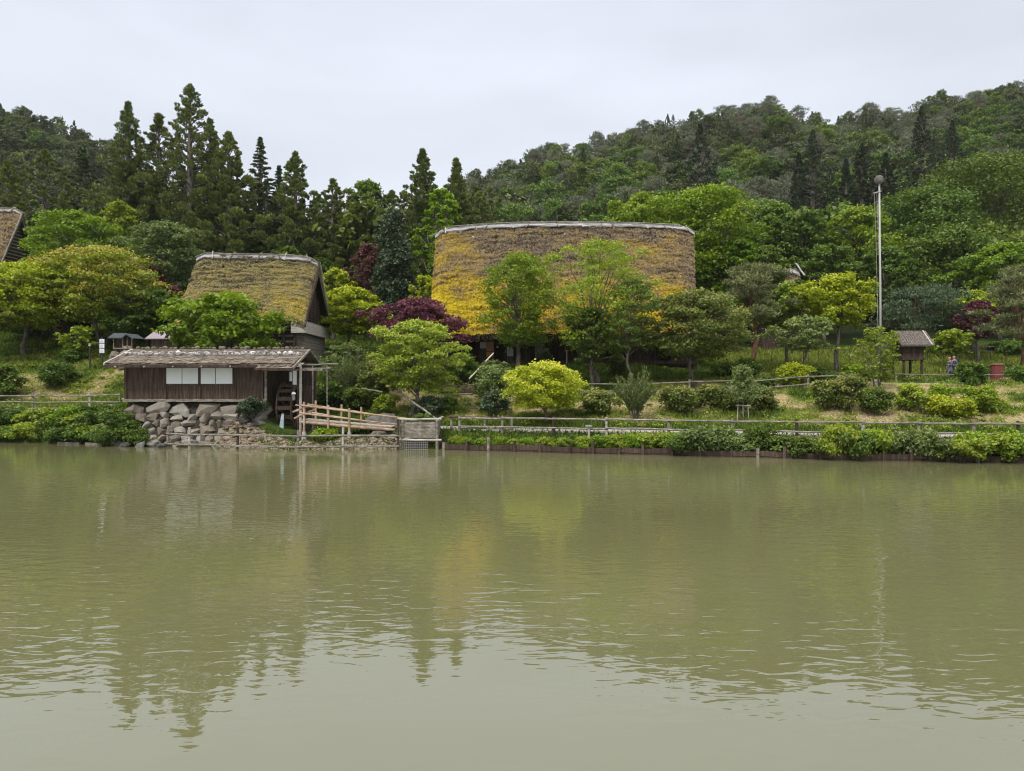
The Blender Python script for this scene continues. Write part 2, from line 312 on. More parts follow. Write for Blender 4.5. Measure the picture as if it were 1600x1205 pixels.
gx = np.unique(np.concatenate([np.arange(-420, -64, 9), np.arange(-64, 64, .5), np.arange(64, 421, 9)]))
gy = np.unique(np.concatenate([np.arange(-40, 31, 2.0), np.arange(31, 62, .25), np.arange(62, 90, 1), np.arange(90, 480, 5)]))
GX, GY = np.meshgrid(gx, gy, indexing='ij'); GZ = ground(GX, GY); nx, ny = len(gx), len(gy)
idx = np.arange(nx*ny).reshape(nx, ny)
F = np.stack([idx[:-1, :-1], idx[1:, :-1], idx[1:, 1:], idx[:-1, 1:]], -1).reshape(-1, 4)
def ground_mat():
    m, t, o = newmat('ground_grass_and_straw'); L = t.links.new
    a = t.nodes.new('ShaderNodeAttribute'); a.attribute_name = 'dry'; fo = t.nodes.new('ShaderNodeAttribute'); fo.attribute_name = 'forest'
    tc = t.nodes.new('ShaderNodeTexCoord'); n = t.nodes.new('ShaderNodeTexNoise'); n.inputs['Scale'].default_value = 3; n.inputs['Detail'].default_value = 8; n.inputs['Roughness'].default_value = .7; L(tc.outputs['Object'], n.inputs[0])
    v = math_(t, 'ADD', a.outputs['Fac'], math_(t, 'MULTIPLY', math_(t, 'SUBTRACT', n.outputs[0], .5), .8))
    r = ramp(t, [(.040,.062,.013), (.10,.145,.024), (.23,.21,.070), (.36,.29,.15)], [0, .3, .6, 1]); L(v, r.inputs[0])
    r2 = ramp(t, [(.012,.018,.008), (.035,.045,.018)], [.3, .7]); L(n.outputs[0], r2.inputs[0])  # near-black floor under the trees: shade in the gaps put into colour
    mx = t.nodes.new('ShaderNodeMix'); mx.data_type = 'RGBA'; L(fo.outputs['Fac'], mx.inputs[0]); L(r.outputs[0], mx.inputs[6]); L(r2.outputs[0], mx.inputs[7])
    p = t.nodes.new('ShaderNodeBsdfPrincipled'); L(mx.outputs[2], p.inputs['Base Color']); p.inputs['Roughness'].default_value = .95; p.inputs['Specular IOR Level'].default_value = .1
    b = t.nodes.new('ShaderNodeBump'); b.inputs['Strength'].default_value = .8; b.inputs['Distance'].default_value = .12; L(n.outputs[0], b.inputs['Height']); L(b.outputs[0], p.inputs['Normal']); L(p.outputs[0], o.inputs[0]); return m
M['ground'] = ground_mat()
fxx, fyy = GX.ravel(), GY.ravel()
forest = np.where(fxx < -26, sstep(58, 63, fyy), sstep(64, 74, fyy))*(1-((fxx > 16) & (fyy < 78))*1.0)
g = npmesh('ground', np.stack([fxx, fyy, GZ.ravel()], -1), F, M['ground'], attrs={'dry': ('POINT', dryness(fxx, fyy)), 'forest': ('POINT', forest)}, smooth=True)
tag(g, kind='structure')
# water
def water_mat():
    m, t, o = newmat('murky_green_water'); L = t.links.new
    tc = t.nodes.new('ShaderNodeTexCoord')
    def nz(scale, rot, sc_, det):
        mp = t.nodes.new('ShaderNodeMapping'); mp.inputs['Scale'].default_value = scale; mp.inputs['Rotation'].default_value = (0, 0, R(rot)); L(tc.outputs['Object'], mp.inputs[0])
        n = t.nodes.new('ShaderNodeTexNoise'); n.inputs['Scale'].default_value = sc_; n.inputs['Detail'].default_value = det; n.inputs['Roughness'].default_value = .5; n.inputs['Distortion'].default_value = .6; L(mp.outputs[0], n.inputs[0]); return n.outputs[0]
    a = nz((.42, 1, 1), 12, 4.4, 1.5); b = nz((.5, 1, 1), -9, 9, 1.0); c = nz((.3, .5, 1), 30, .22, 2)
    amp = t.nodes.new('ShaderNodeMapRange'); amp.inputs[1].default_value = .35; amp.inputs[2].default_value = .62; amp.inputs[3].default_value = .35; amp.inputs[4].default_value = 1.0; L(c, amp.inputs[0])
    sy = t.nodes.new('ShaderNodeSeparateXYZ'); L(tc.outputs['Object'], sy.inputs[0])      # sheltered water near the camera's bank lies calmer
    cal = t.nodes.new('ShaderNodeMapRange'); cal.interpolation_type = 'SMOOTHSTEP'; cal.inputs[1].default_value = 5.5; cal.inputs[2].default_value = 10.5; cal.inputs[3].default_value = .22; cal.inputs[4].default_value = 1.0
    L(math_(t, 'ADD', sy.outputs[1], math_(t, 'MULTIPLY', math_(t, 'SUBTRACT', c, .5), 8)), cal.inputs[0])
    h = math_(t, 'ADD', math_(t, 'MULTIPLY', a, 1.0), math_(t, 'MULTIPLY', b, .2)); h = math_(t, 'MULTIPLY', math_(t, 'MULTIPLY', h, amp.outputs[0]), cal.outputs[0])
    bp = t.nodes.new('ShaderNodeBump'); bp.inputs['Strength'].default_value = 1; bp.inputs['Distance'].default_value = .0125; L(h, bp.inputs['Height'])
    r = ramp(t, [(.130,.125,.055), (.139,.134,.062)], [.3, .7]); L(c, r.inputs[0])
    p = t.nodes.new('ShaderNodeBsdfPrincipled'); L(r.outputs[0], p.inputs['Base Color']); p.inputs['Roughness'].default_value = .012; p.inputs['IOR'].default_value = 2.35
    L(bp.outputs[0], p.inputs['Normal']); L(p.outputs[0], o.inputs[0]); return m
M['water'] = water_mat()
wt = MB(); wt.add([(-400,-10,0),(400,-10,0),(400,60,0),(-400,60,0)], [(0,1,2,3)])
wo = wt.build('water', M['water']); tag(wo, kind='structure')
# paths
def strip(name, x0, x1, ka, kb, mat, dz=.02, step=.5):
    xs = np.arange(x0, x1, step); V = []
    for x in xs:
        ya = np.interp(x, CX, TY[:, ka]); yb = np.interp(x, CX, TY[:, kb]); ya += .05; yb -= .05
        for k in range(5):
            y = ya+(yb-ya)*k/4; V.append((x, y, gz(x, y)+dz))
    i = np.arange(len(xs)*5).reshape(len(xs), 5)
    Fq = np.stack([i[:-1, :-1], i[1:, :-1], i[1:, 1:], i[:-1, 1:]], -1).reshape(-1, 4)
    return tag(npmesh(name, V, Fq, mat), kind='structure')
strip('path', -6, 60, 3, 4, M['path']); strip('path', -4, 21, 6, 7, M['gravel'], .03); strip('path', -60, -24, 3, 4, M['path'], .05)

# ------------------------------------------------------------------ foliage generators
def rdir(n, up=0.0):
    d = unit(R_.normal(size=(n, 3))); fl = (R_.random(n) < up) & (d[:, 2] < 0); d[fl, 2] *= -1; return d
def leafmesh(name, P, Nn, L, W, rnd, tip, mat, parent, T=None, world=False, tint=None, bend=.12):
    n = len(P); Nn = unit(Nn)
    if T is None: T = np.cross(Nn, unit(R_.normal(size=(n, 3))))
    T = unit(T); B = unit(np.cross(Nn, T)); Nn = np.cross(T, B)
    L = (np.ones(n)*L)[:, None]; W = (np.ones(n)*W)[:, None]
    V = np.empty((n, 4, 3)); V[:, 0] = P-T*L/2-Nn*L*bend; V[:, 1] = P+B*W/2; V[:, 2] = P+T*L/2-Nn*L*bend; V[:, 3] = P-B*W/2
    at_ = {'rnd': ('FACE', rnd), 'tip': ('FACE', tip)}
    if tint is not None: at_['tint'] = ('FACE', tint)
    return npmesh(name, V.reshape(-1, 3), np.arange(n*4).reshape(-1, 4), mat, parent, at_, world=world)
def clumpleaves(C, RC, fl, n, upb=.75, spread=(.35, .6, .55), drop=0.0):
    """C (k,3) clump centres, RC (k) radii, fl flatten, n leaves per clump -> P,N,rnd,tip"""
    k = len(C); tot = k*n; ci = np.repeat(np.arange(k), n); d = rdir(tot, upb)
    rr = (.35+.65*R_.random(tot)**.5)*(1+.26*R_.normal(size=tot)); rc = RC[ci]
    off = d*(rr*rc)[:, None]; off[:, 2] *= fl
    if drop: off[:, 2] -= drop*rc*(rr**2)*(1-np.abs(d[:, 2]))
    P = C[ci]+off; Nn = d*spread[0]+np.array([0, 0, spread[1]])+R_.normal(size=(tot, 3))*spread[2]
    rel = off[:, 2]/(rc*fl+1e-6); tip = np.clip(.5+.45*rel*rr+.12*R_.normal(size=tot), 0, 1)  # leaf tone rises from clump underside to top, imitating daylight from above
    cj = R_.random(k)*.5
    return P, Nn, np.clip(R_.random(tot)*.6+cj[ci]-.05, 0, 1), tip, ci
def limb(mb, a, b, r0, r1, n=5, sag=.12, seg=4):
    a = Vector(a); b = Vector(b); L = (b-a).length; pts = []
    for i in range(seg+1):
        t = i/seg; p = a.lerp(b, t); p.z += sag*L*math.sin(t*math.pi)*.6
        if 0 < i < seg: p += Vector((random.uniform(-1, 1), random.uniform(-1, 1), random.uniform(-.5, .5)))*L*.045
        pts.append(p)
    mb.tube(pts, [r0+(r1-r0)*i/seg for i in range(seg+1)], n, .05, False)

def crown_pts(k, h, Rx, cb, shape='round', lump=.40):
    """clump centres inside a crown; returns C, radii"""
    zc = h*(cb+1)/2; rz = h*(1-cb)/2; C = []
    ph = random.uniform(0, 6.28)
    for i in range(k):
        t = (i+.5)/k; cz = 1-2*t*.93; az = i*2.39996+random.uniform(-.5, .5)
        sr = math.sqrt(max(0, 1-cz*cz)); fr = random.choice([.55, .7, .82, .92, 1.04]) if i > 0 else .8
        q = 1+lump*math.sin(3*az+ph)*math.cos(2.3*cz+ph)+random.uniform(-.15, .13)
        if i % 5 == 4: fr *= .55
        if shape == 'maple':      # broad umbrella with flat layered base
            zz = .95*cz; sr2 = max(sr, .62) if cz < 0 else sr
            C.append((math.cos(az)*sr2*Rx*fr*q, math.sin(az)*sr2*Rx*fr*q, zc+zz*rz*.86))
        elif shape == 'cone':
            zt = t; C.append((math.cos(az)*Rx*fr*q*(zt**.8), math.sin(az)*Rx*fr*q*(zt**.8), h*(1-t*(1-cb)*.96)))
        elif shape == 'vase':
            s2 = sr*(.75+.35*(cz+1)/2); C.append((math.cos(az)*s2*Rx*fr*q, math.sin(az)*s2*Rx*fr*q, zc+cz*rz*.85))
        else:
            C.append((math.cos(az)*sr*Rx*fr*q, math.sin(az)*sr*Rx*fr*q, zc+cz*rz*.83))
    return np.array(C)

def broadleaf(parent, h, Rx, cb, mat, leaf=.2, shape='round', k=48, cover=1.0, fl=.6, bark='bark', rcf=.2, trunk_r=None, lump=.40, nstem=1, nmax=15000, lean=0, zb=0.0):
    C = crown_pts(k, h, Rx, cb, shape, lump); RC = Rx*rcf*(.7+.6*R_.random(k)); rzc = h*(1-cb)/2
    RC = np.minimum(RC, rzc*.7)
    C[:, 2] = np.minimum(C[:, 2], h-RC*fl*.9)
    area = leaf*leaf*.6*.5; n = int(min(nmax/k, cover*(4*math.pi*(RC.mean()**2)*(.4+.6*fl))/area*1.15)); n = max(n, 20)
    P, Nn, rnd, tip, ci = clumpleaves(C, RC, fl, n, drop=.25 if shape == 'maple' else .08)
    keep = P[:, 2] > .05; P, Nn, rnd, tip = P[keep], Nn[keep], rnd[keep], tip[keep]
    zrel = np.clip((P[:, 2]-cb*h)/(h*(1-cb)+1e-6), 0, 1); tip = np.clip(tip*.65+zrel*.35+.0, 0, 1)  # crown tops lightened as well, top light put into leaf colour
    lf = leaf*(.7+.6*R_.random(len(P)))
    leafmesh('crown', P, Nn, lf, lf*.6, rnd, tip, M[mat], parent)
    mb = MB(); tr = trunk_r or (.016*h+.014*Rx)
    if nstem == 1:
        top = Vector((lean*.3, 0, h*(cb+.45*(1-cb))))
        pts = [Vector((0, 0, -.4+zb)), Vector((random.uniform(-.06, .06)*h*.3, 0, h*cb*.5)), Vector((lean*.2+random.uniform(-.05, .05)*h, random.uniform(-.05, .05)*h, h*cb)), top]
        mb.tube(pts, [tr*1.25, tr, tr*.8, tr*.35], 8, .06)
        roots = [(pts[2]+(top-pts[2])*random.random(), tr*.32) for _ in range(k)]
    else:
        roots = []
        for s_ in range(nstem):
            a = s_*6.28/nstem+.4; q = Vector((math.cos(a)*Rx*.28, math.sin(a)*Rx*.28, h*(cb+.3)))
            limb(mb, (math.cos(a)*tr*.8, math.sin(a)*tr*.8, -.3), q, tr*.7, tr*.3, 6, .05)
            roots += [(q, tr*.25)]*(k//nstem+1)
    for i in range(0, k, 4 if k > 80 else 3 if k > 60 else 2 if k > 40 else 1):
        c = Vector(C[i]); a, r0 = roots[min(i, len(roots)-1)]
        if nstem > 1: a, r0 = min(roots, key=lambda rr: (rr[0]-c).length)
        a = a.copy(); a.z = min(a.z, c.z) if nstem == 1 else a.z
        limb(mb, a, c, r0, .012+tr*.08, 5)
    mb.build('trunk', M[bark], parent, smooth=True, world=False)

def conifer(parent, h, Rx, cb, mat, leaf=.3, n=9000, kind='cedar', bark='bark', sparse_top=.25, k=None, spire=False, zs=1):
    shl = random.uniform(.6, .8)
    k = k or int(110+h*4); C = []; RC = []; ph = random.uniform(0, 6)
    for i in range(k):
        t = (i+.5)/k; t = t**.9; z = h*(cb+(1-cb)*t)
        if kind == 'cedar' and spire: prof = (.40+.10*math.sin(t*29+ph))*((1-t)/(1-shl))**.95+.012 if t > shl else .42+.58*(1-t/shl)**.7+.12*math.sin(t*17+ph)
        else: prof = (1-t)**(1.0 if kind == 'cedar' else 1.1)*(1 if t > .08 else .7+.3*t/.08)*(1+.16*math.sin(t*19+ph))
        az = i*2.39996+random.uniform(-.4, .4); fr = random.choice([.35, .65, .85, .95, 1.02])*random.uniform(.85, 1.1)
        rr = Rx*prof*fr
        C.append((math.cos(az)*rr, math.sin(az)*rr, z-rr*(.05 if kind == 'cedar' else .18)))
        RC.append((.042*h*(1-.78*t)+.06)*random.uniform(.7, 1.3)*(.9 if kind != 'cedar' else 1))
    C = np.array(C); RC = np.array(RC); RC = np.minimum(RC, Rx*.42)
    C[-1] = (0, 0, h-.2); RC[-1] = min(RC[-1], .2)
    per = int(n/k); fl = .8 if kind == 'cedar' else .26
    wgt = RC/RC.mean(); ci = np.repeat(np.arange(k), np.maximum(6, (per*wgt**1.6)).astype(int)); tot = len(ci)
    d = rdir(tot, .6); rr = .3+.7*R_.random(tot)**.5; off = d*(rr*RC[ci])[:, None]; off[:, 2] *= fl; P = C[ci]+off
    outw = C[ci].copy(); outw[:, 2] = 0; outw = unit(outw+1e-4)
    if kind == 'cedar': T = unit(d*.8+outw*.5+np.array([0, 0, .7])+R_.normal(size=(tot, 3))*.35)
    else: T = unit(outw*1.0+np.array([0, 0, -.15])+R_.normal(size=(tot, 3))*.45)
    Nn = (d*.8+np.array([0, 0, .55])+R_.normal(size=(tot, 3))*.45) if kind == 'cedar' else np.array([0, 0, 1.])+R_.normal(size=(tot, 3))*.5
    rel = off[:, 2]/(RC[ci]*fl); tip = np.clip(.45+.4*rel+.15*R_.normal(size=tot), 0, 1)  # needles paler on top of each tuft, light from above in the colour
    cj = R_.random(k)*.6; lf = leaf*(.7+.6*R_.random(tot))
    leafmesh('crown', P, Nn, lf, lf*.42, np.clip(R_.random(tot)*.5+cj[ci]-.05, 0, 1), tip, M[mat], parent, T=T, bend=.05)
    mb = MB(); tr = .018*h+.04
    mb.tube([(0, 0, -.4), (0, 0, h*.35), (0, 0, h*.7), (0, 0, h*.97)], [tr*1.2, tr, tr*.6, .03], 7, .05)
    for i in range(0, k, 2): limb(mb, (0, 0, max(.3, C[i][2]-.15*Rx)), C[i], tr*.22, .015, 4, .05, 3)
    mb.build('trunk', M[bark], parent, smooth=True, world=False)

def pine(parent, h, Rx, cb, mat='pine', leaf=.22, n=9000, k=34, bark='pinebark', lean=0):
    C = crown_pts(k, h, Rx, cb, 'maple', .35); RC = Rx*.29*(.7+.7*R_.random(k)); fl = .42
    C[:, 2] = np.minimum(C[:, 2], h-RC*fl)
    tot_n = int(n/k); P, Nn, rnd, tip, ci = clumpleaves(C, RC, fl, tot_n, .85)
    T = unit((P-C[ci])*np.array([1, 1, 1.5])/Rx*2+np.array([0, 0, .55])+R_.normal(size=P.shape)*.5)
    lf = leaf*(.7+.6*R_.random(len(P)))
    leafmesh('crown', P, np.cross(T, R_.normal(size=P.shape)), lf, lf*.28, rnd, tip, M[mat], parent, T=T, bend=0)
    mb = MB(); tr = .017*h+.03
    pts = [Vector((0, 0, -.4)), Vector((.05*h+lean*.3, 0, h*.3)), Vector((-.02*h+lean*.7, .03*h, h*.6)), Vector((lean, 0, h*.88))]
    mb.tube(pts, [tr*1.2, tr, tr*.7, tr*.25], 8, .06)
    for i in range(k):
        c = Vector(C[i]); t = min(.95, max(.35, (c.z/h)-.08)); j = min(2, int(t*3)); a = pts[j].lerp(pts[j+1], t*3-j) if j < 3 else pts[3]
        limb(mb, a, c, tr*.3, .02, 5, .08)
    mb.build('trunk', M[bark], parent, smooth=True, world=False)

def tree(kind, px, Y, top, cbot, wpx, mat, label, name='tree', cat='tree', group=None, yo=None, **kw):
    x = (px-800)/FPX*Y; zb = gz(x, Y) if yo is None else yo; zt = CH-(top-602.5)/FPX*Y; h = max(zt-zb, .4); Rx = wpx/2/FPX*Y
    zc = CH-(cbot-602.5)/FPX*Y; cb = min(.75, max(.03, (zc-zb)/h*.62))
    o = empty(name, (x, Y, zb), label, cat, group, 0)
    leaf = kw.pop('leaf', .0042*Y)
    if kind in ('cedar', 'larch'): kw['n'] = int(kw.get('n', 9000)*1.9); conifer(o, h, Rx*1.75, cb, mat, leaf=leaf*1.0, kind='cedar' if kind == 'cedar' else 'larch', **{'spire': True, **kw})
    elif kind == 'pine': pine(o, h, Rx, cb, mat, leaf=leaf*1.2, **kw)
    else:
        shape = {'maple': 'maple', 'round': 'round', 'cone': 'cone', 'vase': 'vase'}[kind]
        kw.setdefault('fl', {'maple': .36, 'round': .7, 'cone': .8, 'vase': .5}[kind])
        kw.setdefault('k', {'maple': 60, 'round': 46, 'cone': 60, 'vase': 50}[kind]); kw['k'] = int(kw['k']*1.7)
        kw.setdefault('cover', 1.6 if kind == 'maple' else 1.4)
        broadleaf(o, h, Rx, cb, mat, leaf=leaf, shape=shape, **kw)
    return o

# ------------------------------------------------------------------ trees one can point to
T = tree
# --- far tree line behind the houses (left to centre)
T('cedar', 200, 88, 160, 420, 84, 'cedar', 'tall slim dark cedar at the left end of the cedar row above the small house', 'cedar_tree', n=12000)
T('cedar', 248, 90, 178, 430, 105, 'cedar', 'broad dark cedar between the slim left cedar and the tallest one, with a blunt top', 'cedar_tree', n=15000)
T('cedar', 297, 88, 133, 430, 96, 'cedar', 'tallest of the dark cedars, its spire highest above the small thatched house', 'cedar_tree', n=14000)
T('cedar', 328, 92, 186, 430, 74, 'cedar', 'dark cedar with a thin spire just to the right of the tallest cedar', 'cedar_tree', n=9000)
T('cedar', 357, 87, 206, 430, 104, 'cedar', 'wide dark cedar with a bare pale trunk foot rising over the small house ridge', 'cedar_tree', n=15000)
T('larch', 407, 93, 214, 430, 84, 'larch', 'bluish green larch with open level branches right of the cedar row', 'larch_tree', n=8000)
T('cedar', 462, 88, 237, 440, 92, 'cedar', 'pointed cedar with see-through top standing above the right end of the small house', 'cedar_tree', n=12000)
T('larch', 436, 90, 258, 440, 70, 'larch', 'lower feathery larch squeezed between the tall larch and the pointed cedar', 'larch_tree', n=6500)
T('cedar', 520, 88, 280, 450, 66, 'cedar', 'dark cedar with a tufted round tip left of the tall round-headed tree', 'cedar_tree', n=9000)
T('round', 573, 92, 272, 430, 88, 'deep', 'tall tree with a loose round head against the gap of sky', 'broadleaf_tree', k=60)
T('cedar', 550, 86, 312, 450, 60, 'cedar', 'short dark cedar standing before the tall round-headed tree', 'cedar_tree', n=8000)
T('cedar', 612, 92, 298, 450, 60, 'cedar', 'dull green cedar just right of the tall round-headed tree', 'cedar_tree', n=7000)
T('larch', 596, 84, 330, 450, 58, 'larch', 'small larch low in the gap between two cedars behind the red-brown tree', 'larch_tree', n=6000)
T('cedar', 660, 85, 233, 430, 62, 'cedar', 'narrow nearly black cedar with a sharp spire left of the big thatched roof', 'cedar_tree', n=12000)
T('cedar', 713, 92, 248, 430, 56, 'cedar', 'slender cedar with a knobbly tip behind the left end of the big roof', 'cedar_tree', n=9000)
T('cedar', 744, 96, 292, 440, 78, 'cedar', 'dull green cedar rising behind the left part of the big roof ridge', 'cedar_tree', n=9000)
T('round', 688, 79, 283, 420, 70, 'bright', 'fresh green upright tree beside the narrow black cedar', 'broadleaf_tree', k=44)
T('round', 700, 75, 345, 430, 60, 'deep', 'green tree filling the gap beneath the fresh green upright tree', 'broadleaf_tree', k=36)
T('cedar', 633, 78, 385, 460, 36, 'cedar', 'little dark cedar half hidden behind the smooth grey-green cypress', 'cedar_tree', n=5000)
T('cone', 616, 70, 330, 462, 66, 'cone', 'smooth dense grey-green cypress shaped like a candle flame', 'cypress_tree', k=90, leaf=.3, nmax=20000, rcf=.36)
T('round', 573, 72, 375, 450, 54, 'rust', 'red-brown leaved tree beside the smooth grey-green cypress', 'copper_tree', k=40)
T('round', 500, 84, 400, 470, 70, 'deep', 'dark green tree behind the gable of the small thatched house', 'broadleaf_tree', k=36)
T('round', 450, 82, 380, 470, 70, 'deep', 'rounded green tree low behind the small house ridge', 'broadleaf_tree', k=36)
for i_, px_ in enumerate(range(150, 790, 27)):
    rn_ = random.Random(px_); Yf = rn_.uniform(88, 99); kd_ = rn_.choice(['cedar', 'larch', 'cedar'])
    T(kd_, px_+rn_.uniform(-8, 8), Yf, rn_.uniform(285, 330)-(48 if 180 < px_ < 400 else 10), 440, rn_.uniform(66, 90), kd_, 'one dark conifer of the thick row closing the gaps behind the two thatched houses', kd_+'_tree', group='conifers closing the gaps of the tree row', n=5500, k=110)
for i_, px_ in enumerate((5, 60, 108, 40)):
    T('round', px_, 66-i_, 470, 540, 70, 'deep', 'low dark green bush tree in the shade under the maples of the left slope', 'small_tree', group='shade bushes under the left maples', k=24, nmax=3500)
# --- left slope
T('maple', 118, 72, 320, 470, 165, 'bright', 'large bright green maple in layers behind the blush-tipped maple', 'maple_tree', k=80)
T('round', 185, 78, 306, 420, 70, 'spring', 'light green tree top showing between the layered maple and the cedars', 'broadleaf_tree')
T('maple', 258, 68, 338, 460, 140, 'grey', 'soft grey-green spreading tree behind the left end of the small house', 'broadleaf_tree', k=70)
T('maple', 158, 60, 376, 505, 190, 'blush', 'spreading maple with pinkish orange leaf tips above the little shrine', 'maple_tree', k=90, nstem=3, nmax=20000)
T('maple', 38, 58, 404, 505, 175, 'lime', 'wide yellow-green maple with dense layers at the left edge of the slope', 'maple_tree', k=90, nmax=20000)
T('maple', -12, 55, 420, 500, 90, 'blush', 'maple with tan tips cut by the left edge of the picture', 'maple_tree', k=40)
T('maple', 228, 61, 445, 535, 120, 'deep', 'deep green maple right behind the little shrine', 'maple_tree', k=60)
T('maple', 232, 65, 408, 480, 66, 'purple', 'small dark purple maple between the grey-green tree and the shrine', 'maple_tree', k=40)
T('maple', 268, 63, 440, 520, 60, 'purple', 'purple maple sprays beside the left edge of the small thatched roof', 'maple_tree', k=30)
T('round', 350, 49.5, 455, 556, 165, 'bright', 'dense glossy green large-leaved tree growing in front of the small thatched house', 'magnolia_tree', k=76, lump=.08, leaf=.34, fl=.5, nmax=11000, cover=1.6)
T('round', 122, 56, 508, 548, 50, 'spring', 'low pale green sapling on the slope left of the white notice boards', 'sapling', k=22)
T('cedar', 12, 80, 250, 420, 84, 'cedar', 'dark conifer behind the far thatched gable at the left edge', 'cedar_tree', n=10000)
T('cedar', 70, 86, 235, 420, 90, 'cedar', 'tall dark conifer right of the far thatched gable', 'cedar_tree', n=11000)
T('larch', 130, 92, 225, 400, 110, 'larch', 'broad bluish conifer on the left hill foot behind the layered maple', 'larch_tree', n=11000)
T('cedar', 100, 80, 300, 420, 60, 'cedar', 'short dark conifer behind the large bright green maple', 'cedar_tree', n=7000)
# --- between the houses
T('maple', 548, 61, 443, 520, 110, 'lime', 'layered yellow-green maple left of the purple maple', 'maple_tree', k=70)
T('round', 522, 67, 415, 480, 60, 'lime', 'yellow-green rounded tree just beyond the small house gable', 'broadleaf_tree', k=36)
T('round', 664, 64, 424, 500, 54, 'lime', 'small yellow-green tree beside the left edge of the big roof', 'broadleaf_tree', k=36)
T('round', 690, 70, 395, 450, 70, 'deep', 'mid green tree touching the left edge of the big roof', 'broadleaf_tree', k=36)
T('maple', 653, 54, 461, 545, 138, 'purple', 'large dark purple maple in front of the left corner of the big house', 'maple_tree', k=80, nmax=18000)
T('vase', 648, 45, 494, 606, 142, 'fresh', 'pale green maple with an open crown above the sluice box', 'maple_tree', k=70, lump=.2, fl=.42, nmax=19000, leaf=.17, cover=1.3)
T('round', 590, 48, 560, 618, 70, 'olive', 'low olive bush-like tree left of the pale green maple', 'small_tree', k=30)
T('vase', 540, 50, 535, 600, 90, 'grey', 'sparse twiggy shrub tree between the small house and the pale green maple', 'small_tree', k=34, cover=.6, nstem=4)
# --- in front of the big house
T('round', 810, 54, 388, 545, 112, 'bright', 'oval fresh green tree in front of the big thatched roof, left of the taller tree', 'broadleaf_tree', k=80, lump=.12, fl=.75, rcf=.24, nmax=17000, leaf=.17, cover=.8)
T('vase', 932, 53, 365, 560, 186, 'spring', 'tallest tree before the big thatched roof, its thin open crown letting the moss show through', 'broadleaf_tree', k=84, rcf=.19, nmax=17000, leaf=.17, cover=.95, trunk_r=.2)
T('vase', 985, 51.5, 430, 540, 110, 'deep', 'thin open tree just right of the tallest tree before the big roof', 'broadleaf_tree', k=34, rcf=.22, nmax=5500, leaf=.17, cover=.8, trunk_r=.11)
T('round', 924, 51, 475, 560, 75, 'deep', 'short dense dark green tree under the tallest tree at the veranda', 'broadleaf_tree', k=40, nmax=9000)
T('maple', 1084, 52, 446, 556, 168, 'olive', 'olive maple with tan tips covering the right corner of the big house', 'maple_tree', k=90, nmax=20000)
T('round', 770, 50.5, 563, 590, 62, 'grey', 'feathery grey-green bush tree behind the slanted bamboo pole', 'small_tree', k=26, cover=.8)
T('maple', 852, 42.6, 562, 640, 122, 'yellow', 'bright yellow-green dwarf maple beside the lower path', 'maple_tree', k=80, lump=.2, nmax=20000, fl=.42, leaf=.15, rcf=.22)
# --- right side
T('maple', 1098, 78, 280, 470, 180, 'bright', 'huge bright green tree towering behind the right end of the big roof', 'broadleaf_tree', k=110, nmax=30000, fl=.45, rcf=.25)
T('maple', 1150, 74, 360, 500, 90, 'bright', 'bright green layered tree below the huge tree right of the big roof', 'broadleaf_tree', k=60)
T('maple', 1000, 82, 292, 420, 130, 'spring', 'light green spreading tree rising behind the middle of the roof ridge', 'broadleaf_tree', k=70)
T('pine', 1170, 58, 408, 480, 105, 'pine', 'soft pine with a reddish leaning trunk right of the olive maple', 'pine_tree', n=12000, lean=.5)
T('round', 1228, 61, 438, 505, 80, 'spring', 'fresh green tree left of the bright yellow-green one', 'broadleaf_tree', k=44)
T('round', 1308, 58, 426, 484, 104, 'lime', 'bright yellow-green round tree left of the tall pole', 'broadleaf_tree', k=60, nmax=14000)
T('vase', 1254, 52, 494, 526, 96, 'grey', 'small pale fruit tree with bare twigs below the yellow-green tree', 'fruit_tree', k=34, cover=.6)
T('vase', 1371, 47, 506, 635, 78, 'spring', 'thin young tree with sparse light leaves standing before the tall pole', 'young_tree', k=34, cover=.3, rcf=.24, nstem=3, nmax=3400)
T('pine', 1432, 70, 448, 515, 150, 'cone', 'low spreading bluish conifer right of the tall pole', 'pine_tree', n=14000)
T('maple', 1520, 68, 448, 520, 76, 'lime', 'yellow-green maple standing behind the purple one at right', 'maple_tree', k=50)
T('maple', 1530, 64, 464, 515, 60, 'purple', 'small purple maple near the right edge above the green field', 'maple_tree', k=44)
T('pine', 1594, 57, 404, 520, 112, 'pine', 'grey-green pine with level pads cut by the right edge', 'pine_tree', n=12000)
T('round', 1486, 62, 514, 548, 60, 'spring', 'low rounded green tree behind the raised storehouse', 'small_tree', k=30)
T('maple', 1562, 76, 372, 480, 130, 'bright', 'bright green layered tree above the purple maple at the right edge', 'broadleaf_tree', k=70)
T('maple', 1548, 98, 240, 440, 260, 'deep', 'giant broad tree with a domed crown on the right hill foot', 'broadleaf_tree', k=150, nmax=32000, fl=.6, rcf=.2)
T('round', 1440, 92, 290, 450, 170, 'deep', 'big domed tree immediately right of the tall pole top', 'broadleaf_tree', k=90, nmax=24000, rcf=.22)
T('round', 1480, 84, 350, 500, 170, 'deep', 'dark green mass of a wide tree below the big domed tree', 'broadleaf_tree', k=90, nmax=22000, rcf=.22)
T('round', 1338, 84, 316, 450, 120, 'spring', 'light green domed tree left of the tall pole', 'broadleaf_tree', k=70, nmax=18000)
T('round', 1288, 74, 376, 470, 90, 'deep', 'mid green rounded tree above the bright yellow-green tree', 'broadleaf_tree', k=50)
T('round', 1205, 86, 310, 430, 90, 'deep', 'dark domed tree right of the huge bright green tree', 'broadleaf_tree', k=50)
T('round', 1255, 82, 325, 430, 90, 'deep', 'domed tree between the dark one and the light green one', 'broadleaf_tree', k=50)
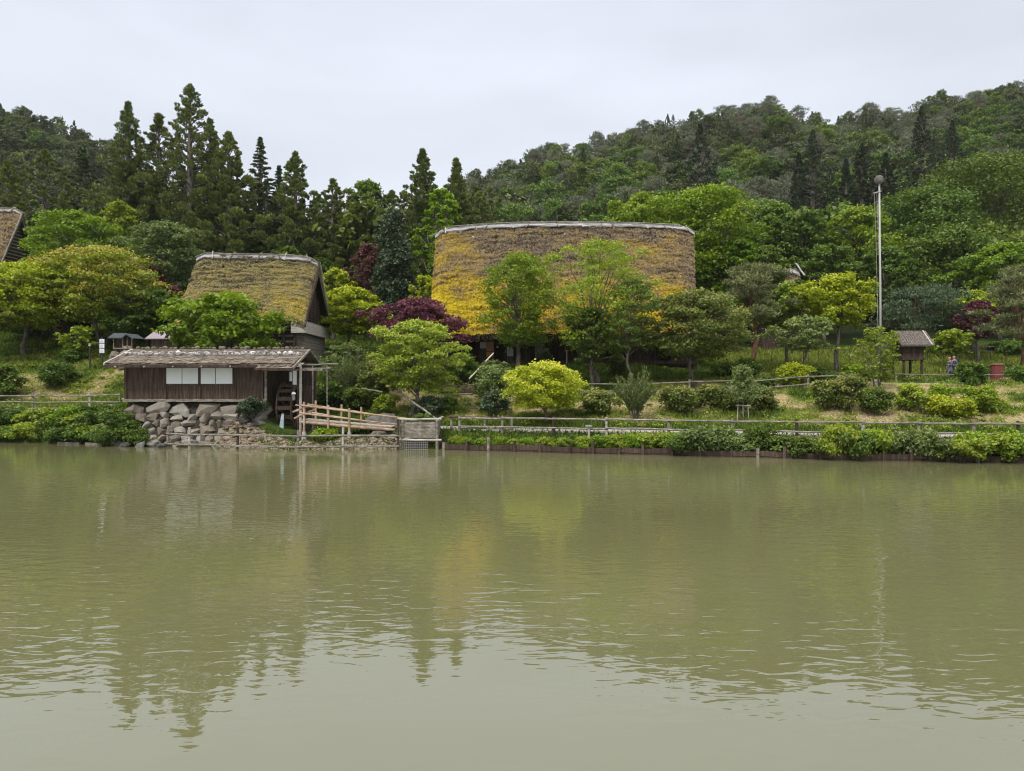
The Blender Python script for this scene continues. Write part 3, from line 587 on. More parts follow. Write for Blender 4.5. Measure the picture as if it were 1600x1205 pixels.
T('round', 1200, 72, 378, 470, 76, 'deep', 'rounded green tree over the half hidden ridge right of the big roof', 'broadleaf_tree', k=44)
T('round', 1385, 74, 380, 480, 90, 'deep', 'dark green tree right behind the shaft of the tall pole', 'broadleaf_tree', k=50)
SPR = []
for px, top, Y, wd, lb in ((1270, 205, 128, 66, 'tall dark conifer in a pair on the hill left of the pole'), (1248, 240, 132, 50, 'shorter conifer of the pair on the hill left of the pole'),
      (1347, 226, 126, 56, 'dark conifer on the hill just left of the pole top'), (1384, 240, 124, 50, 'dark conifer on the hill right behind the pole top'),
      (1440, 168, 128, 58, 'tallest dark narrow conifer on the right hill'), (1488, 190, 132, 50, 'dark conifer right of the tallest narrow one on the hill'),
      (1094, 195, 134, 66, 'dark pointed conifer standing alone above the huge bright green tree'), (1322, 250, 122, 44, 'small dark conifer left of the pole top conifers')):
    SPR.append(((px-800)/FPX*Y, Y)); T('cedar', px, Y, top-2, 420, wd, 'spruce', lb, 'cedar_tree', n=5200, leaf=.4, spire=False)

# ------------------------------------------------------------------ hillside forest: 290 single trees and the rest as one mass
def proto(kind, mat):
    root = bpy.data.objects.new('p', None); ORG[root.name] = Vector((0, 0, 0)); COL.objects.link(root)
    if kind == 'c': conifer(root, 11, 4.6, .08, mat, leaf=.5, n=5200, kind='cedar', k=90)
    elif kind == 'l': conifer(root, 10.5, 4.6, .1, mat, leaf=.5, n=4600, kind='larch', k=90)
    elif kind == 'p': pine(root, 10.5, 4.0, .12, mat, leaf=.5, n=5200, k=52)
    elif kind == 'r': broadleaf(root, 10.5, 4.0, .08, mat, leaf=.46, k=56, fl=.75, nmax=4600, cover=2, rcf=.24, shape='round')
    else: broadleaf(root, 11, 4.4, .12, mat, leaf=.45, k=60, fl=.62, nmax=5000, cover=2, rcf=.24)
    return root
PR = {'c': [proto('c', 'hillcedar') for _ in range(3)]+[proto('l', 'hillcedar')], 'r': [proto('r', 'hillcedar') for _ in range(3)], 'p': [proto('p', 'hillpine') for _ in range(3)], 'b': [proto('b', 'hillbroad') for _ in range(4)]}
KN = {'c': ('hill_conifer', 'hillcedar'), 'r': ('hill_conifer', 'hillcedar'), 'p': ('hill_pine', 'hillpine'), 'b': ('hill_broadleaf', 'hillbroad')}
pts = []
y = 86.0
while y < 236:
    sp = 4.9-.0062*(y-86)
    for x in np.arange(-.74*y-8, .74*y+8, sp):
        X = x+random.uniform(-.45, .45)*sp; Y = y+random.uniform(-.5, .5)*sp
        n = float(vnoise(X/26, Y/26, 41, 2)); n2 = random.random(); up = (Y-86)/150
        if X < -25: kd = 'c' if n+n2*.5 > .34 else 'b'
        else:
            bl = .62-up*.75+(n-.5)*1.3+(.18 if X > 70 else 0)
            kd = 'b' if n2 < bl else ('p' if random.random() < .35+.8*(float(vnoise(X/30, Y/30, 77, 2))-.5)+.1 else 'c')
        if any(abs(X/Y-a/b)*Y < 5 and b-22 < Y < b+4 for a, b in SPR): continue
        if kd == 'c' and random.random() < (.75 if Y > 190 else .4): kd = 'r'
        pts.append((X, Y, kd, random.uniform(.74, 1.12)*(1-.30*min(1, (Y-86)/110))))
    y += sp*.93
# which of them the camera sees (coarse cover map, near to far)
pts.sort(key=lambda p: p[1]); W2, H2 = 400, 301; cov = np.zeros((H2, W2), bool); vis = []
big = [(o, ORG[o.name]) for o in bpy.data.objects if o.type == 'EMPTY' and o.get('category') == 'tree']
def cover(X, Y, z0, z1, Rr):
    u0 = int((800+(X-Rr)/Y*FPX)/4); u1 = int((800+(X+Rr)/Y*FPX)/4)+1; v0 = int((602.5-(z1-CH)/Y*FPX)/4); v1 = int((602.5-(z0-CH)/Y*FPX)/4)+1
    u0, u1 = max(u0, 0), min(u1, W2); v0, v1 = max(v0, 0), min(v1, H2)
    if u1 <= u0 or v1 <= v0: return 0
    s = cov[v0:v1, u0:u1]; c = int((~s).sum()); s[:] = True; return c
cover(4.6, 60, 4.8, 17, 11); cover(-19.5, 56, 5, 13, 4.7)
for o, p in big:
    cr = [c for c in bpy.data.objects if c.parent == o and c.name.startswith('crown')]
    if cr:
        d = cr[0].data; n_ = len(d.vertices); a = np.empty(n_*3, np.float32); d.vertices.foreach_get('co', a); a = a.reshape(-1, 3)
        lo, hi = a.min(0), a.max(0); cover(p.x, p.y, p.z+lo[2]+.12*(hi[2]-lo[2]), p.z+lo[2]+.75*(hi[2]-lo[2]), (hi[0]-lo[0])*.36)
for (X, Y, kd, s) in pts:
    z = gz(X, Y); vis.append(cover(X, Y, z+1, z+11*s, 3.0*s))
order = sorted(range(len(pts)), key=lambda i: -vis[i]); single = set(i for i in order[:285] if vis[i] > 3)
print('hill trees', len(pts), 'single', len(single), 'visible', sum(v > 0 for v in vis))
massV, massR, massT, massTi, massM = [], [], [], [], []
tV, tF = [], []; nb = 0
cache = {}
def parts(root):
    if root.name not in cache:
        r = {}
        for c in bpy.data.objects:
            if c.parent == root: r['crown' if c.name.startswith('crown') else 'trunk'] = c
        d = r['crown'].data; a = np.empty(len(d.vertices)*3, np.float32); d.vertices.foreach_get('co', a)
        rn = np.empty(len(d.polygons), np.float32); d.attributes['rnd'].data.foreach_get('value', rn); tp = rn.copy(); d.attributes['tip'].data.foreach_get('value', tp)
        cache[root.name] = (r['crown'], r['trunk'], a.reshape(-1, 4, 3), rn, tp)
    return cache[root.name]
ZN = lambda X, Y: ('on the upper' if Y > 170 else 'on the middle' if Y > 120 else 'at the foot of the')
for i, (X, Y, kd, s) in enumerate(pts):
    pr = random.choice(PR[kd]); cr, tr, A, rn, tp = parts(pr); z = gz(X, Y)-.3; rz = random.uniform(0, 6.28); sz = s*random.uniform(.85, 1.2)
    if Y > 200: s *= .92; sz *= .8+.3*random.random()
    if i in single:
        side = 'left hill' if X < -25 else 'right hill'
        kl = {'c': 'dark conifer', 'r': 'dark conifer', 'p': 'grey-green pine', 'b': 'green broadleaf tree'}[kd]
        gp = '%ss %s part of the %s' % (kl, ZN(X, Y), side) if Y > 120 else '%ss at the foot of the %s' % (kl, side)
        o = bpy.data.objects.new(KN[kd][0], None); COL.objects.link(o); o.location = (X, Y, z); o.rotation_euler = (0, 0, rz); o.scale = (s, s, sz)
        tag(o, ('one %s of the forest %s part of the %s' % (kl, ZN(X, Y), side)) if Y > 120 else 'one %s of the forest at the foot of the %s' % (kl, side), 'tree', gp)
        for src in (cr, tr):
            c = src.copy(); COL.objects.link(c); c.parent = o
    else:
        if not vis[i] and (random.random() < .35): continue
        c_, s_ = math.cos(rz), math.sin(rz); sel = slice(None, None, 4); B = A[sel].reshape(-1, 3)*np.array([s, s, sz])
        # every second leaf, each a little larger
        ctr = A[sel].mean(1, keepdims=True); B = ((A[sel]-ctr)*1.75+ctr).reshape(-1, 3)*np.array([s, s, sz])
        B = np.stack([B[:, 0]*c_-B[:, 1]*s_+X, B[:, 0]*s_+B[:, 1]*c_+Y, B[:, 2]+z], -1)
        massV.append(B); massR.append(rn[sel]); massT.append(tp[sel]); massTi.append(np.full(len(rn[sel]), random.random())); massM.append(np.full(len(rn[sel]), {'c': 0, 'r': 0, 'p': 1, 'b': 2}[kd]))
mV = np.concatenate(massV)
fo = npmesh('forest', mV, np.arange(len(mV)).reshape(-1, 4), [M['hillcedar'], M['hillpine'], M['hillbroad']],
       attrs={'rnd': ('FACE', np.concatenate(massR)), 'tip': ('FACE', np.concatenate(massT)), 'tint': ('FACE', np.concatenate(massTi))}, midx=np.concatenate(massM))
tag(fo, 'far wood filling in behind the single trees of both hills', 'forest', kind='stuff')
for lst in PR.values():
    for p in lst:
        for c in [c for c in bpy.data.objects if c.parent == p]: bpy.data.objects.remove(c)
        bpy.data.objects.remove(p)

# ------------------------------------------------------------------ shrubs
def shrub(px, Y, h, wpx, mat, label, name='shrub', group=None, k=16, leaf=None, fl=.75, zoff=0, cover=1.4, shape='round', cat='shrub', nmax=5000, **kw):
    x = (px-800)/FPX*Y; o = empty(name, (x, Y, gz(x, Y)+zoff), label, cat, group); leaf = leaf or .0037*Y
    broadleaf(o, h, wpx/2/FPX*Y, kw.pop('cb', .04), mat, leaf=leaf, shape=shape, k=k, fl=fl, cover=cover, nmax=nmax, rcf=kw.pop('rcf', .4), trunk_r=.05, nstem=kw.pop('nstem', 3), **kw)
    return o
for a in (
  (725, 51, 2.6, 46, 'deep', 'dark bushy shrub at the left corner of the big house'),
  (848, 56.8, 1.5, 26, 'cone', 'narrow grey-green shrub against the dark house front behind the yellow maple'),
  (965, 55, 1.6, 30, 'deep', 'small dark conical shrub by the veranda right of the tree trunk'),
  (770, 44.5, 1.6, 44, 'cone', 'dark green bush left of the yellow-green dwarf maple'),
  (768, 46.5, 2.7, 52, 'grey', 'tall feathery bush behind the dark bush left of the dwarf maple'),
  (932, 44, 1.5, 52, 'olive', 'azalea mound touching the right side of the dwarf maple'),
  (1060, 43.8, 1.5, 64, 'olive', 'azalea mound right of the spiky willow bush'),
  (1108, 44.4, 1.35, 48, 'olive', 'azalea mound left of the staked sapling'),
  (1148, 43.6, 1.2, 40, 'olive', 'azalea mound just behind the staked sapling'),
  (1190, 43.2, 1.35, 46, 'olive', 'azalea mound right of the staked sapling'),
  (1195, 49.6, .8, 28, 'deep', 'small clipped dark ball beside the upper path'),
  (1236, 51, 1.5, 50, 'lime', 'bright yellow-green bush above the upper path fence'),
  (1274, 52.4, 1.3, 34, 'deep', 'dark clipped shrub right of the bright yellow-green bush'),
  (1298, 52, .9, 30, 'deep', 'low clipped shrub at the bend of the upper path'),
  (1168, 55.5, 1.6, 36, 'deep', 'dark round hedge bush under the leaning pine'),
  (1290, 42.3, 1.7, 46, 'olive', 'dark azalea at the left end of the right-hand azalea pair'),
  (1325, 42, 1.9, 56, 'olive', 'larger azalea of the pair left of the thin young tree'),
  (1366, 41, 1.5, 46, 'deep', 'green bush around the foot of the thin young tree'),
  (1420, 41.5, 1.5, 46, 'spring', 'light green bush right of the thin young tree'),
  (1466, 43.4, 1.0, 34, 'spring', 'small green bush alone on the straw slope'),
  (1468, 40.2, 1.1, 52, 'lime', 'low yellow-green bush behind the lower fence'),
  (1534, 41.0, 1.5, 58, 'spring', 'rounded green bush between the two right fence posts'),
  (1514, 48, 1.5, 44, 'deep', 'dark green bush on the bank left of the red drum'),
  (1598, 50, 1.2, 36, 'deep', 'green bush on the bank at the right edge'),
  (1500, 39.6, 1.0, 40, 'lime', 'low bright bush just behind the fence left of the rounded one'),
  (85, 52, 1.7, 48, 'deep', 'dark leafy bush in the middle of the left straw slope'),
  (112, 55.5, 1.0, 34, 'deep', 'small dark bush higher on the left straw slope'),
  (8, 50.5, 2.4, 50, 'deep', 'tall dark bush at the left edge above the fence'),
  (700, 46, 1.0, 30, 'deep', 'low dark clump at the foot of the leaning log'),
  (670, 45.2, 1.3, 44, 'cone', 'dark leafy clump under the pale green maple'),
  (600, 45.5, 1.3, 40, 'spring', 'green clump behind the log bridge'),
  (560, 46.5, 1.4, 50, 'deep', 'dark bush behind the middle of the log bridge'),
  (520, 47, 1.6, 40, 'deep', 'dark bush behind the left end of the log bridge'),
  (505, 40.3, .7, 40, 'bright', 'bright weeds under the left end of the log bridge'),
  (395, 42.2, 1.0, 44, 'cone', 'dark creeping fir sprig on top of the stone wall by the hut corner'),
  (655, 42, .8, 30, 'deep', 'small clump behind the sluice box'),
  (1362, 53, 1.1, 44, 'spring', 'green bush at the foot of the tall pole'),
  (1340, 54, 1.2, 50, 'bright', 'leafy clump left of the tall pole foot'),
  (1560, 58, 1.0, 60, 'deep', 'low dark shrub behind the red drum'),
  (1486, 72, 1.3, 60, 'spring', 'rounded shrub at the top of the green field'),
  (1436, 72, 1.0, 50, 'spring', 'low shrub behind the raised storehouse roof'),
  (1575, 68, 1.5, 70, 'deep', 'dark shrub below the pine at the right edge'),
  (1128, 56.5, 1.2, 44, 'deep', 'dark shrub at the right end of the veranda'),
  ):
    zo = {395: .35}.get(a[0], 0)
    shrub(*a, zoff=zo)
# spiky willow bush
def spiky(px, Y, h, Rr, mat, label, n=2600):
    x = (px-800)/FPX*Y; o = empty('willow_bush', (x, Y, gz(x, Y)), label, 'shrub'); mb = MB(); P = []; T_ = []
    for i in range(46):
        a = random.uniform(0, 6.28); s = random.uniform(.2, 1); tipv = Vector((math.cos(a)*Rr*s, math.sin(a)*Rr*s, h*random.uniform(.6, 1.05)*(1.1-.3*s)))
        mid = tipv*.5+Vector((0, 0, h*.12)); mb.tube([Vector((0, 0, -.1)), mid, tipv], [.015, .01, .004], 3, 0, False)
        for j in range(n//46):
            t = random.uniform(.25, 1); q = mid.lerp(tipv, (t-.5)*2) if t > .5 else mid*(t*2); P.append(q+Vector([random.gauss(0, .05) for _ in range(3)])); T_.append(tipv.normalized()+Vector([random.gauss(0, .5) for _ in range(3)]))
    P = np.array(P); T_ = np.array(T_); n_ = len(P)
    leafmesh('foliage', P, np.cross(T_, R_.normal(size=(n_, 3))), .2, .05, R_.random(n_), np.clip(P[:, 2]/h, 0, 1), M[mat], o, T=T_)
    mb.build('stem', M['bark'], o, world=False)
spiky(993, 42, 3.0, 1.5, 'grey', 'spiky grey-green willow bush with long upright shoots right of the dwarf maple', 3800)
spiky(545, 47.5, 3.0, 1.5, 'grey', 'twiggy grey willow bush between the small house and the pale green maple', 2200)
# shoreline shrubs: four kinds, copied
def copytree(o, loc, rz, s, label=None):
    c = o.copy(); COL.objects.link(c); c.location = loc; c.rotation_euler = (0, 0, rz); c.scale = s
    if label: c['label'] = label
    for ch in [q for q in bpy.data.objects if q.parent == o]:
        d = ch.copy(); COL.objects.link(d); d.parent = c
    return c
sh = lambda x: float(np.interp(x, CX, TY[:, 1]))
PSH = []
for mt in ('deep', 'spring', 'deep', 'grey', 'bright'):
    o = empty('shore_shrub', (0, 0, 0), 'leafy green shrub in the row between lower path and water', 'shrub', 'shrubs along the right shore')
    broadleaf(o, 1.0, .85, .05, mt, leaf=.15, k=18, fl=.7, cover=1.5, nmax=2600, rcf=.42, nstem=3, trunk_r=.03); PSH.append(o)
used = set()
def placeshrub(x, y, z, s, hs, lb, gp, which=None):
    k = random.randrange(len(PSH)) if which is None else which
    src = PSH[k]
    if k not in used:
        used.add(k); src.location = (x, y, z); src.scale = (s, s, hs); src.rotation_euler = (0, 0, random.random()*6); c = src
    else: c = copytree(src, (x, y, z), random.random()*6.28, (s, s, hs))
    c['label'] = lb; c['group'] = gp; return c
xx = 8.4
while xx < 31:
    placeshrub(xx, sh(xx)+random.choice([.0, .2, .45, .6])+random.uniform(-.15, .15), .05, random.uniform(.8, 1.2), random.uniform(.85, 1.5), 'leafy green shrub in the row between lower path and right shore', 'shrubs along the right shore')
    xx += random.uniform(.7, .95)
for x_, s_ in ((3.6, .55), (4.4, .6), (5.2, .65), (6.0, .7), (6.9, .7), (7.6, .75), (.8, .45), (1.7, .5), (-1.6, .4), (-2.4, .4), (-.6, .45), (2.6, .5), (0.1, .4), (-3, .45), (4.9, .6), (6.5, .7), (7.9, .7)):
    placeshrub(x_, sh(x_)+.45, .12, s_, s_*1.25, 'low leafy plant growing behind the shore boards by the short posts', 'low plants behind the shore boards', 1 if random.random() < .6 else 4)
for row in range(2):
    xx = -34
    while xx < -22.8:
        y_ = sh(xx)+.35+row*.95+random.uniform(-.15, .15)
        placeshrub(xx, y_, .1+row*.75, random.uniform(.85, 1.3), random.uniform(.75, 1.35), 'leafy bank plant between the left fence and the water', 'bank plants along the left shore'); xx += random.uniform(.75, 1.05)
for x_, y_, z_, s_ in ((-22.6, 42.3, .2, 1.0), (-21.9, 41.7, .1, .9), (-23.4, 42.9, .9, 1.1), (-22.3, 42.2, .9, .9), (-21.2, 41.6, .1, .85), (-23.0, 42.0, .1, 1.0), (-21.6, 41.9, .7, .7), (-20.9, 41.1, 0, .6), (-22.6, 41.4, 0, .9), (-24.2, 43.3, 1.3, 1.0)):
    placeshrub(x_, y_, z_, s_, s_, 'dark leafy plant spilling over the rocks at the left foot of the stone wall', 'plants over the left wall rocks', 0 if random.random() < .5 else 2)

# ------------------------------------------------------------------ grass, straw, field crops
def inside(x, y):
    b = ((x > -24.5) & (x < -14.5) & (y > 53.2) & (y < 61)) | ((x > -6.6) & (x < 16) & (y > 58.6) & (y < 70)) | ((x > -22.6) & (x < -11.8) & (y > 42.6) & (y < 46.4)) | ((x > -22.2) & (x < -14.2) & (y > 40.4) & (y < 43)) | ((x > -14.6) & (x < -12) & (y > 41.8) & (y < 46))
    for (ka, kb, xa) in ((3, 4, -6), (6, 7, -4)):
        ya = np.interp(x, CX, TY[:, ka]); yb = np.interp(x, CX, TY[:, kb]); b |= (x > xa) & (y > ya) & (y < yb)
    ya = np.interp(x, CX, TY[:, 3]); yb = np.interp(x, CX, TY[:, 4]); b |= (x < -24) & (y > ya) & (y < yb)
    return b
def grass_mat():
    m, t, o = newmat('grass_blades'); L = t.links.new
    a = t.nodes.new('ShaderNodeAttribute'); a.attribute_name = 'dry'; b = t.nodes.new('ShaderNodeAttribute'); b.attribute_name = 'rnd'
    v = math_(t, 'ADD', a.outputs['Fac'], math_(t, 'MULTIPLY', math_(t, 'SUBTRACT', b.outputs['Fac'], .5), .35))
    r = ramp(t, [(.050,.090,.012), (.17,.24,.02), (.28,.28,.065), (.44,.36,.17), (.58,.48,.29)], [0, .25, .5, .8, 1]); L(v, r.inputs[0])
    p = t.nodes.new('ShaderNodeBsdfPrincipled'); L(r.outputs[0], p.inputs['Base Color']); p.inputs['Roughness'].default_value = .7; p.inputs['Specular IOR Level'].default_value = .2
    tr = t.nodes.new('ShaderNodeBsdfTranslucent'); L(r.outputs[0], tr.inputs[0]); x = t.nodes.new('ShaderNodeMixShader'); x.inputs[0].default_value = .3
    L(p.outputs[0], x.inputs[1]); L(tr.outputs[0], x.inputs[2]); L(x.outputs[0], o.inputs[0]); return m
M['grass'] = grass_mat()
n = 380000; gx_ = R_.uniform(-50, 50, n); ylo = np.interp(gx_, CX, TY[:, 1])+.25; gy_ = ylo+(72-ylo)*R_.random(n)**1.25
k_ = (~inside(gx_, gy_)) & (np.abs(gx_) < gy_*.76+3); gx_, gy_ = gx_[k_], gy_[k_]; gzz = ground(gx_, gy_); dr = dryness(gx_, gy_)
n = len(gx_); crop = (gx_ > 18) & (gy_ > 58.5); front = gy_ < np.interp(gx_, CX, TY[:, 4])+.6
hgt = np.where(crop, R_.uniform(.3, .6, n), np.where(dr > .45, R_.uniform(.06, .22, n), R_.uniform(.1, .32, n)))
lay = np.where(dr > .45, 1.6, .45); T_ = np.stack([R_.normal(size=n)*lay, R_.normal(size=n)*lay, np.ones(n)*.8], -1); T_ = unit(T_)
P = np.stack([gx_, gy_, gzz+hgt*.38*T_[:, 2]], -1)
green_boost = np.where(crop, .27+.14*R_.random(n), 0)
strip_l = (gx_ < -22) & (gy_ > 47.5) & (gy_ < 50.3); dv = np.where(strip_l, .25, np.maximum(dr, green_boost)); hgt = np.where(strip_l, R_.uniform(.25, .5, n), hgt)
go = leafmesh('grass', P, np.cross(T_, R_.normal(size=(n, 3))), hgt*1.3, np.where(crop, .11, .055), R_.random(n), R_.random(n), M['grass'], None, T=T_, bend=.08)
a_ = go.data.attributes.new('dry', 'FLOAT', 'FACE'); a_.data.foreach_set('value', dv.astype(np.float32))
tag(go, 'grass, cut straw and low green growth covering the banks and slopes', 'grass', kind='stuff')

nw = 900; wx_ = R_.uniform(-40, 46, nw); wlo = np.interp(wx_, CX, TY[:, 4])+.3; wy_ = wlo+(70-wlo)*R_.random(nw)**1.3
k_ = (~inside(wx_, wy_)) & (np.abs(wx_) < wy_*.74+2) & ~((wx_ > -14.5) & (wx_ < -9) & (wy_ < 46)); wx_, wy_ = wx_[k_], wy_[k_]; rw = R_.uniform(.14, .45, len(wx_))*np.where(wx_ > 18, 1.1, 1)
Cw = np.stack([wx_, wy_, ground(wx_, wy_)+rw*.25], -1); P, Nn, rnd, tip, ci = clumpleaves(Cw, rw, .8, 55, .9)
ti = R_.random(len(Cw))[ci]; wo2 = leafmesh('undergrowth', P, Nn, .15*(.6+.8*R_.random(len(P))), .08, rnd, tip, M['spring'], None, tint=ti); wo2.data.materials.append(M['olive'])
mi = (hashn(ci, ci, 3) > .55).astype(np.int32); wo2.data.polygons.foreach_set('material_index', mi); tag(wo2, 'low weeds and leafy clumps scattered over the slopes', 'undergrowth', kind='stuff')

# ------------------------------------------------------------------ thatched houses
def thatch(parent, x0, x1, ymid, hd, zr0, zrm, zr1, ze, matn, thick=.55, nu=220, nv=110, mossf=None, tufts=16000, curve=.0, flare=0.0, tl=.17, hip=0.0):
    ymid, hd = float(ymid), float(hd)
    def prof(u, s, off=0.0):
        c = (2*u-1); zr = zrm+np.where(c < 0, (zr0-zrm), (zr1-zrm))*np.abs(c)**2.4
        a = np.abs(s); z = ze+(zr-ze)*(1-a); z = z-curve*np.sin(a*math.pi)*1.0
        y = ymid+s*(hd); xm = (x0+x1)/2; x = xm+(u-.5)*(x1-x0)-flare*a*u**2
        rnd_ = np.minimum(np.minimum(u, 1-u)*(x1-x0)/1.0, 1); z = z-.35*(1-rnd_)**2
        return x, y, z-off
    U, S = np.meshgrid(np.linspace(0, 1, nu), np.linspace(-1, 1, nv*2+1), indexing='ij'); x, y, z = prof(U, S)
    L = math.hypot(hd, zrm-ze); ny_ = (zrm-ze)/L*np.sign(S); nz_ = hd/L
    sl = np.abs(S)*L
    nn = (vnoise(x/.35, sl/.22+S*50, 3, 3)-.5)*.26+(vnoise(x/1.3, sl/1.0+S*50, 8, 2)-.5)*.36
    y2 = y+ny_*nn; z2 = z+nz_*nn; moss = mossf(U, np.abs(S), x, sl)
    V = np.stack([x, y2, z2], -1).reshape(-1, 3); n0 = len(V); i = np.arange(n0).reshape(nu, 2*nv+1)
    F = [np.stack([i[:-1, :-1], i[1:, :-1], i[1:, 1:], i[:-1, 1:]], -1).reshape(-1, 4)]
    # inner shell (coarse) and edges
    ib = np.arange(nu*3).reshape(nu, 3)+n0; u = np.linspace(0, 1, nu); ins = []
    for s in (-1, 0, 1):
        xa, ya, za = prof(u, np.full(nu, float(s)*(1-.10))); ins.append(np.stack([xa, ya, za-thick*(1.5 if s == 0 else 1.15)], -1))
    ins = np.stack(ins, 1).reshape(-1, 3); V = np.concatenate([V, ins]); moss = np.concatenate([moss.ravel(), np.zeros(nu*3)])
    F.append(np.stack([ib[:-1, 0], ib[:-1, 1], ib[1:, 1], ib[1:, 0]], -1)); F.append(np.stack([ib[:-1, 1], ib[:-1, 2], ib[1:, 2], ib[1:, 1]], -1))
    F.append(np.stack([i[:-1, 0], ib[:-1, 0], ib[1:, 0], i[1:, 0]], -1)); F.append(np.stack([i[:-1, -1], i[1:, -1], ib[1:, 2], ib[:-1, 2]], -1))
    for e_ in (0, -1):
        for (sa, sb, ca, cb_) in ((0, nv, 0, 1), (nv, 2*nv, 1, 2)):
            m_ = np.linspace(0, 1, nv+1)[:, None]; c0 = len(V); V = np.concatenate([V, ins.reshape(nu, 3, 3)[e_, ca]*(1-m_)+ins.reshape(nu, 3, 3)[e_, cb_]*m_]); moss = np.concatenate([moss, np.full(nv+1, .1)])
            o_ = i[e_, sa:sb+1]; q = np.arange(nv+1)+c0; f = np.stack([o_[:-1], o_[1:], q[1:], q[:-1]], -1); F.append(f if e_ == 0 else f[:, ::-1])
    rf = npmesh('thatched_roof', V, np.concatenate(F), M[matn], parent, {'moss': ('POINT', moss)}, smooth=False)
    # thatch and moss tufts
    n = tufts; u = R_.random(n); s = -R_.random(n); s[:n//6] *= -1; x, y, z = prof(u, s); sg = np.sign(s)
    ny2 = (zrm-ze)/L*sg; Nn = np.stack([R_.normal(size=n)*.45, ny2+R_.normal(size=n)*.35, nz_+R_.normal(size=n)*.45], -1)
    nn = (vnoise(x/.35, np.abs(s)*L/.22+s*50, 3, 3)-.5)*.26+(vnoise(x/1.3, np.abs(s)*L/1.0+s*50, 8, 2)-.5)*.36+.05
    P = np.stack([x, y+ny2*nn, z+nz_*nn], -1); Tt = np.stack([R_.normal(size=n)*.5, sg*hd/L, -np.full(n, (zrm-ze)/L)], -1)+R_.normal(size=(n, 3))*.3
    o = leafmesh('moss', P, Nn, tl*(.6+.8*R_.random(n)), tl*.5, R_.random(n), R_.random(n), M[matn], rf, T=Tt, world=True)
    a = o.data.attributes.new('moss', 'FLOAT', 'FACE'); a.data.foreach_set('value', mossf(u, np.abs(s), x, np.abs(s)*L).astype(np.float32)); tag(o, kind='stuff')
    # ragged eave fringe
    n = int((x1-x0)*60); u = R_.random(n); x, y, z = prof(u, np.full(n, -1.0)); d = R_.random(n)
    P = np.stack([x, y+.05+.25*d, z-.08-.45*d], -1); o = leafmesh('eave_fringe', P, np.stack([R_.normal(size=n)*.3, -np.ones(n), R_.normal(size=n)*.3], -1), .16, .05, R_.random(n), R_.random(n), M[matn], rf, T=np.stack([R_.normal(size=n)*.2, np.full(n, -.35), -np.ones(n)], -1), world=True)
    a = o.data.attributes.new('moss', 'FLOAT', 'FACE'); a.data.foreach_set('value', (.25*(1-d)).astype(np.float32)); tag(o, kind='stuff')
    return rf, prof

# --- big house
HX0, HX1, HYm, HHD = -6.57, 15.75, 64.0, 6.3
big = empty('thatched_house', ((HX0+HX1)/2, 60, 4.8), 'big farmhouse with a huge steep thatched roof covered in bright yellow moss', 'house')
def moss_big(u, a, x, sl):
    n = vnoise(x/1.5, sl/1.3, 51, 3); n2 = vnoise(x/3.6, sl/3.2, 57, 2)
    lft = np.clip(1-u*4.2, 0, 1); edge = .22*np.exp(-((u-.0)/.05)**2)
    m = .375+.43*sstep(.33, .95, a+lft*.12)+(n-.5)*(.5+.45*a)+(n2-.5)*.42+lft*.17-.17*np.exp(-((u-.5)/.3)**2)*(1-sstep(.45, .75, a))-.10*sstep(.6, .85, u)*sstep(.3, .5, a)+.05*lft
    return np.clip(np.where((a < .05), .08, m), 0.0, 1)
rf, prof = thatch(big, HX0, HX1, HYm, HHD, 16.78, 17.35, 17.0, 7.45, 'thatch_big', nu=260, nv=130, mossf=moss_big, tufts=52000, flare=1.25, curve=-.25, thick=.7, tl=.26)
def ridge_cover(rf, prof, x0, x1, mat, wdt=.62, lift=.10, n=44, sticks=10, amp=.09, seed=1):
    random.seed(seed); V = []; Fq = []
    us = np.linspace(-.004, 1.004, n); prof_s = (-1.0, -.55, 0, .55, 1.0)
    zz = [prof(np.array(u), np.array(0.0)) for u in us]
    for j, (x, y, z) in enumerate(zz):
        wv = random.uniform(-amp, amp)
        for s_ in prof_s:
            V.append((float(x), float(y)+s_*wdt*(.55), float(z)+lift+.12-abs(s_)**1.6*(wdt*.62)+(wv if abs(s_) == 1 else wv*.3)))
        for s_ in prof_s[::-1]:
            V.append((float(x), float(y)+s_*wdt*.5, float(z)+lift+.04-abs(s_)**1.6*(wdt*.62)+(wv if abs(s_) == 1 else wv*.3)))
    for j in range(n-1):
        for k in range(10): Fq.append((j*10+k, (j+1)*10+k, (j+1)*10+(k+1) % 10, j*10+(k+1) % 10))
    m = MB(); m.add(V, Fq+[tuple(range(10))[::-1], tuple((n-1)*10+k for k in range(10))]); rc = m.build('ridge_cover', M['birch'], rf)
    for k in range(sticks):
        u = (k+.5)/sticks+random.uniform(-.02, .02); x, y, z = [float(q) for q in prof(np.array(u), np.array(0.0))]; m = MB()
        sk = random.uniform(-.5, .5); a = Vector((x-sk, y-.55, z-.28)); b = Vector((x+sk*.2+.15, y+.35, z+.30)); m.tube([a, a.lerp(b, .6)+Vector((0, 0, .16)), b+Vector((0, 0, .1))], [.05, .045, .04], 6, .1); m.build('ridge_stick', M['wood_pale' if k % 3 == 0 else 'wood_grey'], rc)
    m = MB(); pts_ = [Vector([float(q) for q in prof(np.array(u), np.array(0.0))])+Vector((0, -.12, lift+.16)) for u in np.linspace(-.012, 1.012, 14)]
    m.tube(pts_, .055, 6, .15); m.build('ridge_pole', M['wood_grey'], rc)
ridge_cover(rf, prof, HX0, HX1, None, wdt=.5, sticks=12, seed=4, amp=.06)
